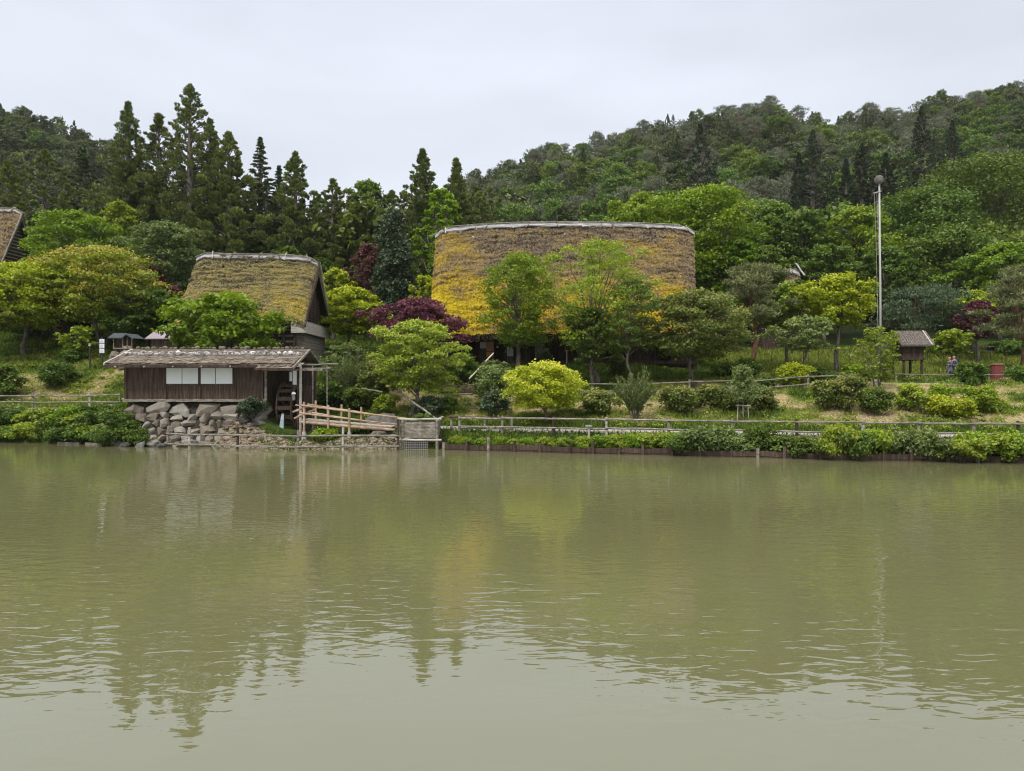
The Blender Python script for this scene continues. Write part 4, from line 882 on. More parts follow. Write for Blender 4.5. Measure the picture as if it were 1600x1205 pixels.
for k in range(9):
    u = .145+k*.088; x, y, z = [float(q) for q in prof(np.array(u), np.array(-.105))]
    m = MB(); m.log((x, y+.3, z-.15), (x+.02, y-.28, z-.02), .085, 7, .01, 3); m.build('beam_end', M['wood_pale' if k in (0, 4) else 'wood_dark'], rf)
# body of the big house
m = MB(); m.box(HX0+.6, HX1-.6, 61.2, 67.5, 4.2, 8.4); m.build('wall', M['wood_dark'], big)
m = MB()
for k in range(40):
    x_ = HX0+.7+k*(HX1-HX0-1.4)/40; m.box(x_, x_+.5, 61.12+random.uniform(0, .04), 61.2, 5.5, 8.3)
m.build('plank_wall', M['wood_dark'], big)
for gxe, sg in ((HX0+.5, -1), (HX1-.5, 1)):
    m = MB(); m.add([(gxe, HYm-HHD+1.0, 8.0), (gxe, HYm+HHD-1.0, 8.0), (gxe, HYm, 16.0), (gxe-sg*.2, HYm-HHD+1.0, 8.0), (gxe-sg*.2, HYm+HHD-1.0, 8.0), (gxe-sg*.2, HYm, 16.0)], [(0,1,2),(5,4,3),(0,3,4,1),(1,4,5,2),(2,5,3,0)]); m.build('gable_wall', M['wood_dark'], big)
m = MB(); m.box(-1.2, 15.0, 59.55, 61.1, 5.28, 5.4); m.box(-1.2, 15.0, 59.5, 59.56, 5.15, 5.42); m.build('veranda', M['wood_brown'], big)
m = MB()
for x_ in np.arange(-1, 15, 1.95): m.box(x_-.07, x_+.07, 59.6, 59.74, 4.6, 5.28)
m.build('veranda_stump', M['wood_dark'], big)
for x_ in (-6.1, -3.85, 1.2, 4.9, 8.65, 11.6, 14.9):
    m = MB(); m.beam((x_, 59.62, 4.6), (x_, 59.62, 8.0), .17, .17); m.build('post', M['wood_brown'], big)
m = MB(); m.beam((HX0+.3, 59.62, 7.75), (HX1-.3, 59.62, 7.75), .2, .24); m.build('eave_beam', M['wood_dark'], big)
def sill(z0, z1, x0, x1, y, mat, name, par): q = MB(); q.box(x0, x1, y, y+.05, z0, z1); return q.build(name, M[mat], par)
# boards, panels and notices on the front
m = MB()
for k in range(10): m.box(-.55+k*.22, -.55+k*.22+.205, 59.75+random.uniform(0, .015), 59.82, 4.9, 7.6)
m.build('door_board', M['wood_dark'], big)
m = MB()
for k in range(8): m.box(9.4+k*.23, 9.4+k*.23+.215, 59.72+random.uniform(0, .02), 59.8, 4.8, 6.6)
m.build('door_board', M['wood_brown'], big)
sill(5.0, 6.95, -2.65, -1.45, 59.76, 'wood_brown', 'panel', big); sill(6.42, 6.95, -2.6, -2.1, 59.70, 'paper', 'notice', big)
nt_ = sill(5.72, 6.95, -2.08, -1.5, 59.68, 'orange', 'notice', big); tag(nt_, 'orange notice board')
sill(6.12, 6.17, -2.06, -1.52, 59.66, 'wood_brown', 'notice_line', nt_)
sill(5.0, 6.4, -.42+.0, .12, 59.68, 'wood_brown', 'panel', big); q = sill(5.78, 6.55, -.40, .10, 59.62, 'paper', 'notice', big)
for zz in (5.95, 6.1, 6.3): sill(zz, zz+.02, -.35, .05, 59.60, 'ink', 'writing', q)
sill(5.85, 6.6, .38, .5, 59.66, 'paper', 'notice', big)
sill(5.5, 7.5, 1.85, 2.55, 59.9, 'wood_grey', 'panel', big)
m = MB(); m.box(13.1, 14.7, 59.8, 59.9, 6.2, 7.4); m.build('plaster_panel', M['white'], big)
m = MB(); m.box(12.9, 14.9, 59.78, 59.88, 5.0, 6.15); m.build('panel', M['wood_brown'], big)
be = empty('bench', (10.3, 58.9, gz(10.3, 58.9)), 'low dark wooden bench at the foot of the big house veranda', 'bench'); bz = gz(10.3, 58.9)
m = MB(); m.box(9.5, 11.1, 58.7, 59.1, bz+.38, bz+.43); m.build('seat', M['wood_dark'], be)
for x_ in (9.6, 11.0):
    m = MB(); m.box(x_-.04, x_+.04, 58.75, 59.05, bz-.1, bz+.38); m.build('leg', M['wood_dark'], be)
tp_ = empty('tap_post', (4.35, 58.4, gz(4.35, 58.4)), 'thin pale standpipe post in front of the dark veranda, left of the tall tree trunk', 'post')
m = MB(); m.box(4.3, 4.38, 58.36, 58.44, gz(4.35, 58.4)-.1, gz(4.35, 58.4)+1.15); m.build('shaft', M['wood_pale'], tp_)
m = MB(); m.box(4.18, 4.48, 58.3, 58.5, gz(4.35, 58.4)+1.15, gz(4.35, 58.4)+1.25); m.build('cap', M['wood_grey'], tp_)

# --- small house
SX0, SX1, SYm, SHD = -24.35, -14.95, 57.0, 4.1
sm = empty('thatched_house', (-19.5, 57, 5.5), 'small farmhouse with an olive-brown thatched roof, standing up behind the shingled hut', 'house')
def moss_small(u, a, x, sl):
    n = vnoise(x/.9, sl/.8, 71, 3); n2 = vnoise(x/2.2, sl/2.0, 73, 2)
    return np.clip(.42+(n-.5)*.6+(n2-.5)*.3+(a-.5)*.35+.12*np.clip((u-.6)*2, 0, 1)*(a > .6)-(a < .07)*.3-.25*np.clip((u-.965)/.035, 0, 1), 0, 1)
rf2, prof2 = thatch(sm, SX0, SX1, SYm, SHD, 13.55, 13.35, 13.05, 8.1, 'thatch_small', nu=150, nv=80, mossf=moss_small, tufts=20000, thick=.5, tl=.14)
ridge_cover(rf2, prof2, SX0, SX1, None, wdt=.42, sticks=5, amp=.03, seed=9, lift=.03)
for k, u in enumerate((.24, .46, .64)):
    x, y, z = [float(q) for q in prof2(np.array(u), np.array(-.15))]
    m = MB(); m.log((x, y+.3, z-.15), (x+.02, y-.22, z-.02), .075, 7, .01, 3); m.build('beam_end', M['wood_dark'], rf2)
m = MB(); m.box(SX0+.8, SX1-.9, SYm-SHD+1.0, SYm+SHD-1.0, 5.0, 8.5); m.build('wall', M['wood_dark'], sm)
m = MB()
for k in range(7): m.box(SX0+.8, SX1-.85, SYm-SHD+.9, SYm-SHD+.98, 5.7+k*.42, 5.7+k*.42+.16)
m.build('wall_rail', M['wood_grey'], sm)
for x_ in (SX0+.9, -20, -17.2, SX1-1.7, SX1-.9):
    m = MB(); m.beam((x_, SYm-SHD+.8, 5.0), (x_, SYm-SHD+.8, 8.2), .18, .18); m.build('post', M['wood_dark'], sm)
# gable end facing right: dark recessed boarding with battens, barge poles, pale weathered balcony board, board wall below
gx0 = SX1-.55
m = MB(); m.add([(gx0, SYm-SHD+.9, 8.0), (gx0, SYm+SHD-.9, 8.0), (gx0, SYm, 12.4), (gx0-.2, SYm-SHD+.9, 8.0), (gx0-.2, SYm+SHD-.9, 8.0), (gx0-.2, SYm, 12.4)], [(0,1,2),(5,4,3),(0,3,4,1),(1,4,5,2),(2,5,3,0)]); gw = m.build('gable_wall', M['wood_dark'], sm)
m = MB()
for k in range(18):
    z_ = 8.15+k*.235; hw = (12.4-z_)/4.4*(SHD-.9); m.box(gx0+.02, gx0+.07, SYm-hw, SYm+hw, z_, z_+.07)
for k in (-1.6, -.6, .5, 1.5): m.box(gx0+.07, gx0+.12, SYm+k-.04, SYm+k+.04, 8.1, 12.2-abs(k)*1.3)
m.build('gable_lattice', M['wood_brown'], gw)
for sg in (-1, 1):
    m = MB(); m.log((SX1+.02, SYm+sg*(SHD-.12), 7.65), (SX1+.05, SYm+sg*.06, 12.95), .075, 7, .02, 6); m.build('barge_pole', M['wood_pale' if sg > 0 else 'wood_dark'], rf2)
m = MB(); m.beam((SX1-.1, SYm-SHD+.3, 8.05), (SX1-.1, SYm+SHD-.3, 8.05), .12, .12); m.build('gable_tie', M['wood_grey'], sm)
m = MB()
for k in range(3): m.box(SX1-.02+k*.004, SX1+.03+k*.004, SYm-SHD+.2, SYm+SHD-.6, 7.20+k*.27, 7.20+k*.27+.262)
m.box(SX1-1.0, SX1-.02, SYm-SHD+.2, SYm-SHD+.26, 7.2, 8.0); m.build('balcony_board', M['wood_pale'], sm)
m = MB()
for k in range(9): m.box(SX1-.35, SX1-.28+random.uniform(0, .03), SYm-SHD+1.0, SYm+SHD-1.2, 5.2+k*.24, 5.2+k*.24+.22)
m.box(SX1-.9, SX1-.35, SYm-SHD+1.0, SYm+SHD-1.2, 5.0, 7.3); m.build('side_wall', M['wood_grey'], sm)
# --- far house at the left edge
fh = empty('thatched_house', (-56, 76, gz(-54, 76)), 'far thatched house cut by the left edge, only its gable end showing above the trees', 'house')
fz = gz(-53, 76)
rf3, prof3 = thatch(fh, -60, -50.6, 76, 3.4, 21.5, 21.5, 21.5, 15.6, 'thatch_big', nu=60, nv=40, mossf=lambda u, a, x, sl: .2+.25*vnoise(x/.9, sl/.9, 5, 2), tufts=6000, thick=.5, tl=.2)
ridge_cover(rf3, prof3, 0, 0, None, wdt=.4, sticks=4, amp=.03, seed=3, lift=.03)
m = MB(); m.box(-59.5, -51.3, 73.4, 78.6, fz-.5, 16.2); m.build('wall', M['wood_dark'], fh)
m = MB(); m.add([(-51.2, 73.2, 15.4), (-51.2, 78.8, 15.4), (-51.2, 76, 20.6), (-51.4, 73.2, 15.4), (-51.4, 78.8, 15.4), (-51.4, 76, 20.6)], [(0,1,2),(5,4,3),(0,3,4,1),(1,4,5,2),(2,5,3,0)])
gw = m.build('gable_wall', M['wood_dark'], fh)
m = MB()
for k in range(12):
    z_ = 15.7+k*.36; hw = (20.6-z_)/5.2*2.5; m.box(-51.17, -51.1, 76-hw, 76+hw, z_, z_+.09)
m.build('gable_lattice', M['wood_grey'], gw)
for sg in (-1, 1):
    m = MB(); m.log((-50.5, 76+sg*3.5, 15.0), (-50.5, 76+sg*.05, 21.3), .09, 6, .02, 5); m.build('barge_pole', M['wood_grey'], rf3)
# --- half hidden house right of the big roof
hh = empty('thatched_house', (27.5, 74, gz(27.5, 74)), 'tree-hidden house right of the big roof, only its pale ridge showing', 'house')
rf4, prof4 = thatch(hh, 23.6, 28.6, 73.5, 3.4, 14.9, 14.95, 14.9, 10.6, 'thatch_small', nu=50, nv=30, mossf=moss_small, tufts=3000, thick=.5, tl=.2)
ridge_cover(rf4, prof4, 0, 0, None, wdt=.9, sticks=3, amp=.04, seed=6)
m = MB(); m.box(24.2, 28.0, 71.3, 75.7, gz(26, 74)-.3, 11.6); m.build('wall', M['wood_dark'], hh)
m = MB(); m.log((28.7, 72.2, 14.2), (28.4, 73.6, 15.6), .08, 6); m.build('barge_pole', M['wood_pale'], rf4)

# ------------------------------------------------------------------ shingled hut on the stone wall
hut = empty('shingled_hut', (-18, 44, 2.5), 'long low plank hut with four white shutters and a shingle roof weighed down by stones', 'hut')
WX0, WX1, WY = -22.35, -14.45, 42.6
m = MB(); rr_ = random.Random(5)
x_ = WX0
while x_ < WX1-.1:
    wd = rr_.uniform(.17, .27); x2 = min(x_+wd, WX1)
    for z0, z1 in ((2.62, 3.18), (3.2, 3.86), (3.88, 4.5)):
        if not (-20.0 < (x_+x2)/2 < -16.05 and z0 > 3.3): m.box(x_+.004, x2-.004, WY+rr_.uniform(0, .02), WY+.05, z0, z1)
    x_ = x2
m.build('plank_wall', M['wood_brown'], hut)
m = MB(); m.box(WX0+.02, WX1-.02, WY+.055, 46.2, 2.5, 4.7); m.build('inner_wall', M['wood_dark'], hut)
for x_ in (WX0, -20.05, -18.07, -16.02, WX1):
    m = MB(); m.beam((x_, WY-.01, 2.55), (x_, WY-.01, 4.58), .13, .12, (0, 1, 0)); m.build('post', M['wood_brown'], hut)
m = MB()
m.beam((WX0-.1, WY-.05, 2.54), (-14.2, WY-.05, 2.54), .2, .16)
m.build('sill_beam', M['wood_grey'], hut)
m = MB(); m.beam((-20.05, WY-.03, 3.44), (-16.0, WY-.03, 3.44), .08, .09); m.beam((WX0, WY-.02, 4.5), (WX1, WY-.02, 4.5), .1, .12); m.beam((WX0, WY-.025, 3.19), (-20.0, WY-.025, 3.19), .04, .05); m.beam((-16, WY-.025, 3.87), (WX1, WY-.025, 3.87), .04, .04); m.build('window_rail', M['wood_brown'], hut)
for a_, b_, dy in ((-19.97, -19.08, .012), (-19.05, -18.15, .0), (-17.98, -17.15, .012), (-17.12, -16.16, .0)):
    m = MB(); m.box(a_, b_, WY-.075-dy, WY-.05-dy, 3.5, 4.42); m.build('shutter', M['white'], hut, bevel=.006)
# roof
EZ, RZh, EY, RYh = 4.62, 5.52, 41.55, 44.55
rx0, rx1 = -22.95, -12.3
m = MB()
def slab(m, x0, x1, ya, za, yb, zb, th):
    m.add([(x0, ya, za), (x1, ya, za), (x1, yb, zb), (x0, yb, zb), (x0, ya, za-th), (x1, ya, za-th), (x1, yb, zb-th), (x0, yb, zb-th)], [(0,1,2,3),(7,6,5,4),(0,4,5,1),(1,5,6,2),(2,6,7,3),(3,7,4,0)])
slab(m, rx0, rx1, EY, EZ, RYh, RZh, .1); slab(m, rx0, rx1, RYh, RZh, 47.4, 4.6, .1)
slab(m, -14.35, rx1, 41.2, 4.40, 42.3, 4.70, .07)
roof = m.build('roof', M['shingle'], hut)
# shingles: overlapping split boards
m = MB(); rr_ = random.Random(11); rows = 13
for side in (0, 1):
    for r_ in range(rows):
        t = r_/rows; t2 = min(1, t+1.9/rows); x_ = rx0
        while x_ < rx1-.05:
            wd = rr_.uniform(.12, .3); j = rr_.uniform(-.03, .03); x2 = min(x_+wd, rx1+.03)
            def pt(tt, l): return ((EY+(RYh-EY)*tt) if side == 0 else (47.4+(RYh-47.4)*tt), (EZ+(RZh-EZ)*tt if side == 0 else 4.6+(RZh-4.6)*tt)+l)
            ya, za = pt(t+j-.01, .055+rr_.uniform(0, .03)); yb, zb = pt(t2, .02)
            m.add([(x_, ya, za), (x2-.01, ya, za+rr_.uniform(-.012, .012)), (x2-.01, yb, zb), (x_, yb, zb), (x_, ya, za-.03), (x2-.01, ya, za-.03)], [(0,1,2,3), (0,4,5,1), (1,5,2), (3,4,0)])
            x_ = x2
        if side: continue
for k in range(46):
    x_ = -14.35+rr_.random()*2.35; t = rr_.random()*.8; m.add([(x_, 41.2+1.1*t, 4.43+.3*t+.02), (x_+.22, 41.2+1.1*t, 4.43+.3*t+.03), (x_+.22, 41.2+1.1*t+.3, 4.46+.3*t+.07), (x_, 41.2+1.1*t+.3, 4.46+.3*t+.07)], [(0,1,2,3)])
m.build('shingle_layer', M['shingle'], roof)
m = MB(); m.beam((rx0-.05, EY-.02, EZ-.12), (-14.4, EY-.02, EZ-.12), .07, .17); m.beam((-14.4, 41.17, 4.33), (rx1+.05, 41.17, 4.33), .06, .14); m.build('fascia', M['wood_dark'], roof)
for xe in (rx0-.06, rx1+.06):
    m = MB(); m.beam((xe, EY-.05 if xe < -20 else 41.15, EZ+.0 if xe < -20 else 4.38), (xe, RYh, RZh+.03), .1, .13); m.beam((xe, RYh, RZh+.03), (xe, 47.5, 4.55), .1, .13); m.build('barge_board', M['wood_pale' if xe < -20 else 'wood_grey'], roof)
def stone_row(t, n, r0, mat, name='weight_stone'):
    y_ = EY+(RYh-EY)*t; z_ = EZ+(RZh-EZ)*t
    m = MB(); bm = bmesh.new(); bmesh.ops.create_icosphere(bm, subdivisions=1, radius=1); bv = [v.co.copy() for v in bm.verts]; bf = [tuple(v.index for v in f.verts) for f in bm.faces]; bm.free()
    x_ = rx0+(.35 if t < .95 else .35)
    while x_ < rx1-.2:
        r = random.uniform(.7, 1.25)*r0; r2 = r*random.uniform(.8, 1.5); h_ = r*random.uniform(.6, .95); yy = y_+random.uniform(-.06, .06)
        m.add([(x_+v.x*r2*random.uniform(.85, 1.1), yy+v.y*r*random.uniform(.85, 1.1), z_+.08+h_*.6+v.z*h_*random.uniform(.8, 1.1)) for v in bv], bf); x_ += r2*2*random.uniform(.92, 1.15)
    o = m.build(name, M[mat], roof); return o
m = noisy('lichen_stone', [(.13,.12,.11), (.34,.31,.30), (.62,.60,.60)], (3.5, 3.5, 3.5), pos=[.38, .5, .62], bump=.6); M['lichen'] = m
tag(stone_row(.60, 0, .15, 'lichen'), 'row of pale lichened stones half way up the roof'); stone_row(.56, 0, .10, 'lichen'); tag(stone_row(1.0, 0, .13, 'rock'), 'row of grey stones along the ridge')
m = MB(); m.log((rx0, RYh-1.35, 5.18), (rx1, RYh-1.35, 5.18), .045, 6, .01, 12); m.log((rx0, RYh-.12, 5.53), (rx1, RYh-.12, 5.53), .05, 6, .01, 12); m.build('batten_pole', M['wood_grey'], roof)
for k in range(7):
    x_ = rx0+.6+k*1.62; m = MB(); m.beam((x_, EY-.12, EZ-.16), (x_, EY+.9, EZ+.1), .07, .07); m.build('rafter_end', M['wood_pale'], roof)
# logs sticking out under left verge
m = MB(); m.log((-22.9, 42.8, 4.35), (-22.2, 42.8, 4.35), .07); m.log((-22.8, 43.3, 4.1), (-22.2, 43.3, 4.1), .1); m.build('log_end', M['wood_grey'], hut)
# wheel bay; dark back, sides and floor added so the recess reads as shade
m = MB(); m.box(-14.4, -14.25, 42.7, 46.2, -.2, 4.6); m.box(-14.25, -12.1, 45.2, 45.5, -.2, 4.6); m.box(-12.35, -12.2, 43.6, 45.2, -.2, 3.4); m.box(-14.25, -12.35, 42.2, 45.2, -.3, .62); m.build('bay_shade_wall', M['wood_dark'], hut)
for x_, y_, z0, mt in ((-14.2, 42.45, 2.4, 'wood_grey'), (-12.15, 42.3, .1, 'wood_pale'), (-12.3, 46.0, .3, 'wood_dark'), (-12.35, 42.55, .2, 'wood_dark')):
    m = MB(); m.log((x_, y_, z0), (x_, y_, 4.5), .075, 8, .01, 4); m.build('bay_post', M[mt], hut)
m = MB(); m.beam((-14.35, 42.35, 4.3), (-10.9, 42.35, 4.3), .1, .1); m.log((-12.3, 43.2, 4.62), (-10.2, 43.3, 4.66), .05); m.log((-12.3, 42.9, 4.38), (-10.6, 43.0, 4.40), .045); m.build('bay_beam', M['wood_grey'], hut)
for x_, y_ in ((-11.75, 43.4), (-11.05, 44)):
    m = MB(); m.log((x_, y_, .6), (x_, y_, 4.6), .045); m.build('outer_post', M['wood_grey'], hut)
# water wheel
WC = Vector((-13.25, 44.15, 2.1)); whl = empty('water_wheel', WC, 'dark wooden water wheel in the open bay of the shingled hut', 'water wheel')
for xo in (-.42, .42):
    m = MB(); nseg = 24
    for rr0, rr1 in ((1.28, 1.5),):
        V = []; 
        for k in range(nseg):
            a = k*2*math.pi/nseg
            for r_ in (rr0, rr1):
                for dx in (-.04, .04): V.append((WC.x+xo+dx, WC.y+math.cos(a)*r_, WC.z+math.sin(a)*r_))
        Fs = []
        for k in range(nseg):
            b, c = k*4, ((k+1) % nseg)*4; Fs += [(b, c, c+2, b+2), (b+1, b+3, c+3, c+1), (b, b+1, c+1, c), (b+2, c+2, c+3, b+3)]
        m.add(V, Fs)
    rim = m.build('rim', M['wood_brown'], whl)
    m = MB()
    for k in range(4):
        a = k*math.pi/4+.2; m.beam((WC.x+xo*1.1, WC.y-math.cos(a)*1.4, WC.z-math.sin(a)*1.4), (WC.x+xo*1.1, WC.y+math.cos(a)*1.4, WC.z+math.sin(a)*1.4), .07, .09, (1, 0, 0))
    m.build('spokes', M['wood_brown'], whl)
for k in range(16):
    a = k*2*math.pi/16; m = MB(); m.beam((WC.x-.4, WC.y+math.cos(a)*1.38, WC.z+math.sin(a)*1.38), (WC.x+.4, WC.y+math.cos(a)*1.38, WC.z+math.sin(a)*1.38), .24, .04, (0, math.cos(a), math.sin(a))); m.build('paddle', M['wood_brown'], whl)
m = MB(); m.log((WC.x-1.0, WC.y, WC.z), (WC.x+1.0, WC.y, WC.z), .11); m.build('axle', M['wood_dark'], whl)
whl.parent = hut; whl.location = WC-ORG[hut.name]; del whl['category']
# small cascade
m = MB(); V = []; Fs = []
for i_ in range(12):
    t = i_/11
    for j in range(5):
        V.append((-13.3+(j-2)*.035*(1+t)+random.uniform(-.015, .015), 42.75-.35*t+.03*math.sin(j*2+i_), 1.75-1.2*t**1.3))
for i_ in range(11):
    for j in range(4): Fs.append((i_*5+j, i_*5+j+1, (i_+1)*5+j+1, (i_+1)*5+j))
m.add(V, Fs); cs = m.build('cascade', M['stain'], None, smooth=True); s_ = cs.modifiers.new('s', 'SOLIDIFY'); s_.thickness = .03
tag(cs, 'thin white trickle of water falling below the water wheel', 'waterfall', kind='stuff')
tr_ = empty('water_trough', (-13.3, 42.2, .35), 'dark wooden water trough below the wheel bay', 'trough')
m = MB(); m.box(-14.0, -12.5, 41.9, 41.96, .1, .62); m.box(-14.0, -12.5, 42.5, 42.56, .1, .62); m.box(-14.0, -13.94, 41.96, 42.5, .1, .62); m.box(-12.56, -12.5, 41.96, 42.5, .1, .62); m.box(-13.94, -12.56, 41.96, 42.5, .1, .3); m.build('basin', M['wood_dark'], tr_)
# white board and lamp by the post
wb = empty('hanging_board', (-12.6, 42.9, 4.3), 'narrow white board hanging at the right end of the wheel bay', 'board')
m = MB(); m.box(-12.78, -12.56, 42.9, 42.93, 3.45, 4.35); m.build('panel', M['white'], wb); m = MB(); m.box(-13.0, -12.86, 43.0, 43.03, 3.65, 4.2); m.build('panel', M['white'], wb)
lm = empty('lantern', (-12.45, 42.2, 2.7), 'small white-topped lantern fixed beside the pale bay post', 'lamp')
m = MB(); m.tube([(-12.5, 42.15, 2.55), (-12.5, 42.15, 2.62), (-12.5, 42.15, 2.9)], [.07, .08, .08], 8); m.build('lamp_body', M['lamp'], lm)
m = MB(); m.tube([(-12.5, 42.15, 2.9), (-12.5, 42.15, 2.98), (-12.5, 42.15, 3.04)], [.13, .11, .03], 10); m.build('lamp_cap', M['white'], lm)

# ------------------------------------------------------------------ rocks
ICO = {}
for sd in (2, 3):
    bm = bmesh.new(); bmesh.ops.create_icosphere(bm, subdivisions=sd, radius=1); ICO[sd] = (np.array([v.co[:] for v in bm.verts]), [tuple(v.index for v in f.verts) for f in bm.faces]); bm.free()
def rock(name, c, sx, sy, sz, parent, mat='rock', seed=0, sub=2, label=None, group=None, cat=None):
    r = np.random.default_rng(seed); V, F_ = ICO[sub]; V = np.sign(V)*np.abs(V)**.6
    for _ in range(14):       # chip flat faces
        d = unit(r.normal(size=3)); lim = r.uniform(.5, .84); k = V@d; V = np.where((k > lim)[:, None], V-np.outer(k-lim, d), V)
    V = V*(1+.06*(vnoise(V[:, 0]*3+seed, V[:, 1]*3+V[:, 2]*2, 3, 2)-.5)[:, None]); V = V/np.abs(V).max(0)*np.array([sx, sy, sz])/2
    a = r.uniform(-.25, .25); V[:, [0, 2]] = np.stack([V[:, 0]*math.cos(a)-V[:, 2]*math.sin(a), V[:, 0]*math.sin(a)+V[:, 2]*math.cos(a)], -1)
    mm = MB(); mm.add(V+np.array(c), F_)
    o = mm.build(name, M[mat], parent)
    if label: tag(o, label, cat, group)
    return o
sw = empty('stone_wall', (-18.2, 42.3, .2), 'dry stone wall of big tan and grey boulders carrying the shingled hut', 'wall')
rr_ = random.Random(3); sdv = 100
for z0, z1, w0, w1, yy, xa, xb in ((1.68, 2.5, 1.0, 1.9, 42.45, -22.5, -14.5), (1.3, 1.8, .4, .95, 42.25, -21.6, -14.5), (.9, 1.42, .4, 1.0, 42.1, -21.2, -14.5), (.5, 1.02, .45, 1.0, 41.85, -20.9, -14.4), (.1, .62, .4, .9, 41.55, -20.6, -14.4), (-.2, .3, .4, .9, 41.1, -20.4, -16.6)):
    x_ = xa
    while x_ < xb:
        wd = rr_.uniform(w0, w1); zc = (z0+z1)/2+rr_.uniform(-.08, .08); hh_ = (z1-z0)*rr_.uniform(1.05, 1.4)
        rock('stone', (x_+wd/2, yy+.35, zc if z1 < 2.4 else min(zc, 2.46-hh_/2)), wd*1.08, 1.15, hh_, sw, 'rock', sdv); sdv += 1; x_ += wd*rr_.uniform(.9, 1.0)
m = MB(); m.box(-22.4, -14.42, 42.95, 46.3, -.3, 2.42); m.add([(-22.0, 41.62, .12), (-14.42, 41.62, .12), (-14.42, 42.86, 2.36), (-22.3, 42.86, 2.36), (-22.0, 41.8, -.5), (-14.42, 41.8, -.5), (-14.42, 42.94, 2.36), (-22.3, 42.94, 2.36)], [(0,1,2,3),(7,6,5,4),(0,4,5,1),(1,5,6,2),(2,6,7,3),(3,7,4,0)]); m.build('fill', M['gap_shade'], sw)  # dark slab behind the stones so their gaps read as shade
for k, (x_, y_, z_, s_) in enumerate(((-14.75, 42.6, 1.9, 1.0), (-14.8, 42.3, 1.1, 1.0), (-14.8, 42.0, .5, .9), (-15.3, 42.1, 1.5, .8))):
    rock('stone', (x_, y_, z_), s_, s_, s_*.8, sw, 'darkrock', 900+k)
for k, (x_, y_, s_) in enumerate(((-22.2, 41.5, .9), (-21.5, 40.9, .7), (-20.6, 40.7, .6), (-20.0, 41.0, .5), (-21.0, 41.4, .8), (-19.3, 40.6, .55))):
    rock('boulder', (x_, y_, .08), s_*1.2, s_, s_*.7, None, 'darkrock', 300+k, label='dark boulder at the water line below the left part of the stone wall', group='dark boulders below the stone wall', cat='boulder')
for k, (px, py, Y, s_, lb) in enumerate(((590, 676, 40.4, .75, 'pale grey boulder under the right end of the log bridge'), (612, 678, 40.2, .45, 'small grey boulder beside the sluice box'), (598, 645, 43.5, 1.5, 'large reddish brown rock behind the bridge rails'),
      (650, 627, 45.6, .7, 'dark rock on the bank left of the leaning log'), (1368, 586, 50.2, .5, 'flat grey stone by the upper path'))):
    p = at(px, py, Y); rock('boulder', (p.x, p.y, gz(p.x, p.y)+s_*.22), s_*1.4, s_, s_*.8, None, 'darkrock' if k == 2 else 'rock', 400+k, label=lb, cat='boulder')
for k, (x_, y_, z_, s_) in enumerate(((-13.9, 41.5, .3, 1.0), (-12.3, 41.5, .3, .9), (-13.1, 41.3, .2, .9), (-13.5, 42.0, .4, 1.0), (-12.7, 42.0, .4, .9))):
    rock('stone', (x_, y_, z_), s_, s_*.8, s_*.5, sw, 'darkrock', 950+k)
# gravelly bank behind the water-side rails
n = 2600; V0, F0 = ICO[2]; bm = bmesh.new(); bmesh.ops.create_icosphere(bm, subdivisions=1, radius=1); V1 = np.array([v.co[:] for v in bm.verts]); F1 = np.array([tuple(v.index for v in f.verts) for f in bm.faces]); bm.free()
x_ = R_.uniform(-16.5, -5.9, n); y_ = np.interp(x_, CX, TY[:, 1])+R_.uniform(-.15, 1.7, n); z_ = ground(x_, y_)+.03; s_ = R_.uniform(.05, .15, n)*np.where(R_.random(n) < .06, 2.0, 1)
V = (V1[None]*np.stack([s_*R_.uniform(.7, 1.4, n), s_, s_*.6], -1)[:, None, :]*R_.uniform(.8, 1.2, (n, len(V1), 1))+np.stack([x_, y_, z_], -1)[:, None, :]).reshape(-1, 3)
Fg = (F1[None]+(np.arange(n)*len(V1))[:, None, None]).reshape(-1, 3)
tag(npmesh('gravel', V, Fg, M['gravel']), 'brown and white cobbles of the bank behind the water-side rails', 'gravel', kind='stuff')

# ------------------------------------------------------------------ fences and rails
def fence(name, pts, rails, label, mat='wood_grey', r=.05, pr=.07, below=.3, top=.0, cat='fence', pmats=None, railbot=None):
    """pts: (x, y, zbase, ztop); rails: heights above base"""
    o = empty(name, (pts[0][0], pts[0][1], pts[0][2]), label, cat)
    for k, (x, y, z0, z1) in enumerate(pts):
        m = MB(); m.log((x, y, z0-below), (x+random.uniform(-.03, .03), y, z1), pr, 7, .01, 3); m.build('post', M[(pmats or [mat])[k % len(pmats or [mat])]], o)
    for h_ in rails:
        for (a, b) in zip(pts[:-1], pts[1:]):
            m = MB(); ha = a[2]+h_; hb = b[2]+h_
            m.log((a[0]-.06, a[1]-pr, ha+random.uniform(-.03, .03)), (b[0]+.06, b[1]-pr, hb+random.uniform(-.03, .03)), r, 7, .015, 4); m.build('rail', M[mat], o)
    return o
def fpts(pxs, off, zb, zt, k=1):
    out_ = []
    for px in pxs:
        u = (px-800)/FPX; Y = 38.0
        for _ in range(12): Y = float(np.interp(u*Y, CX, TY[:, k]))+off
        out_.append((u*Y, Y, zb, zt))
    return out_
fence('path_fence', fpts((718, 785, 865, 948, 1045, 1144, 1245, 1348, 1435, 1522, 1590, 1680), 1.15, .72, 1.78), (.93, .48), 'long log rail fence along the lower path in front of the straw slope', pmats=['wood_grey', 'wood_grey', 'wood_dark', 'wood_pale'])
fence('path_fence', fpts((705, 757, 800), 1.75, .75, 1.72), (.9, .3), 'short back row of rail posts at the left end of the lower path', mat='wood_dark', pmats=['wood_grey'])
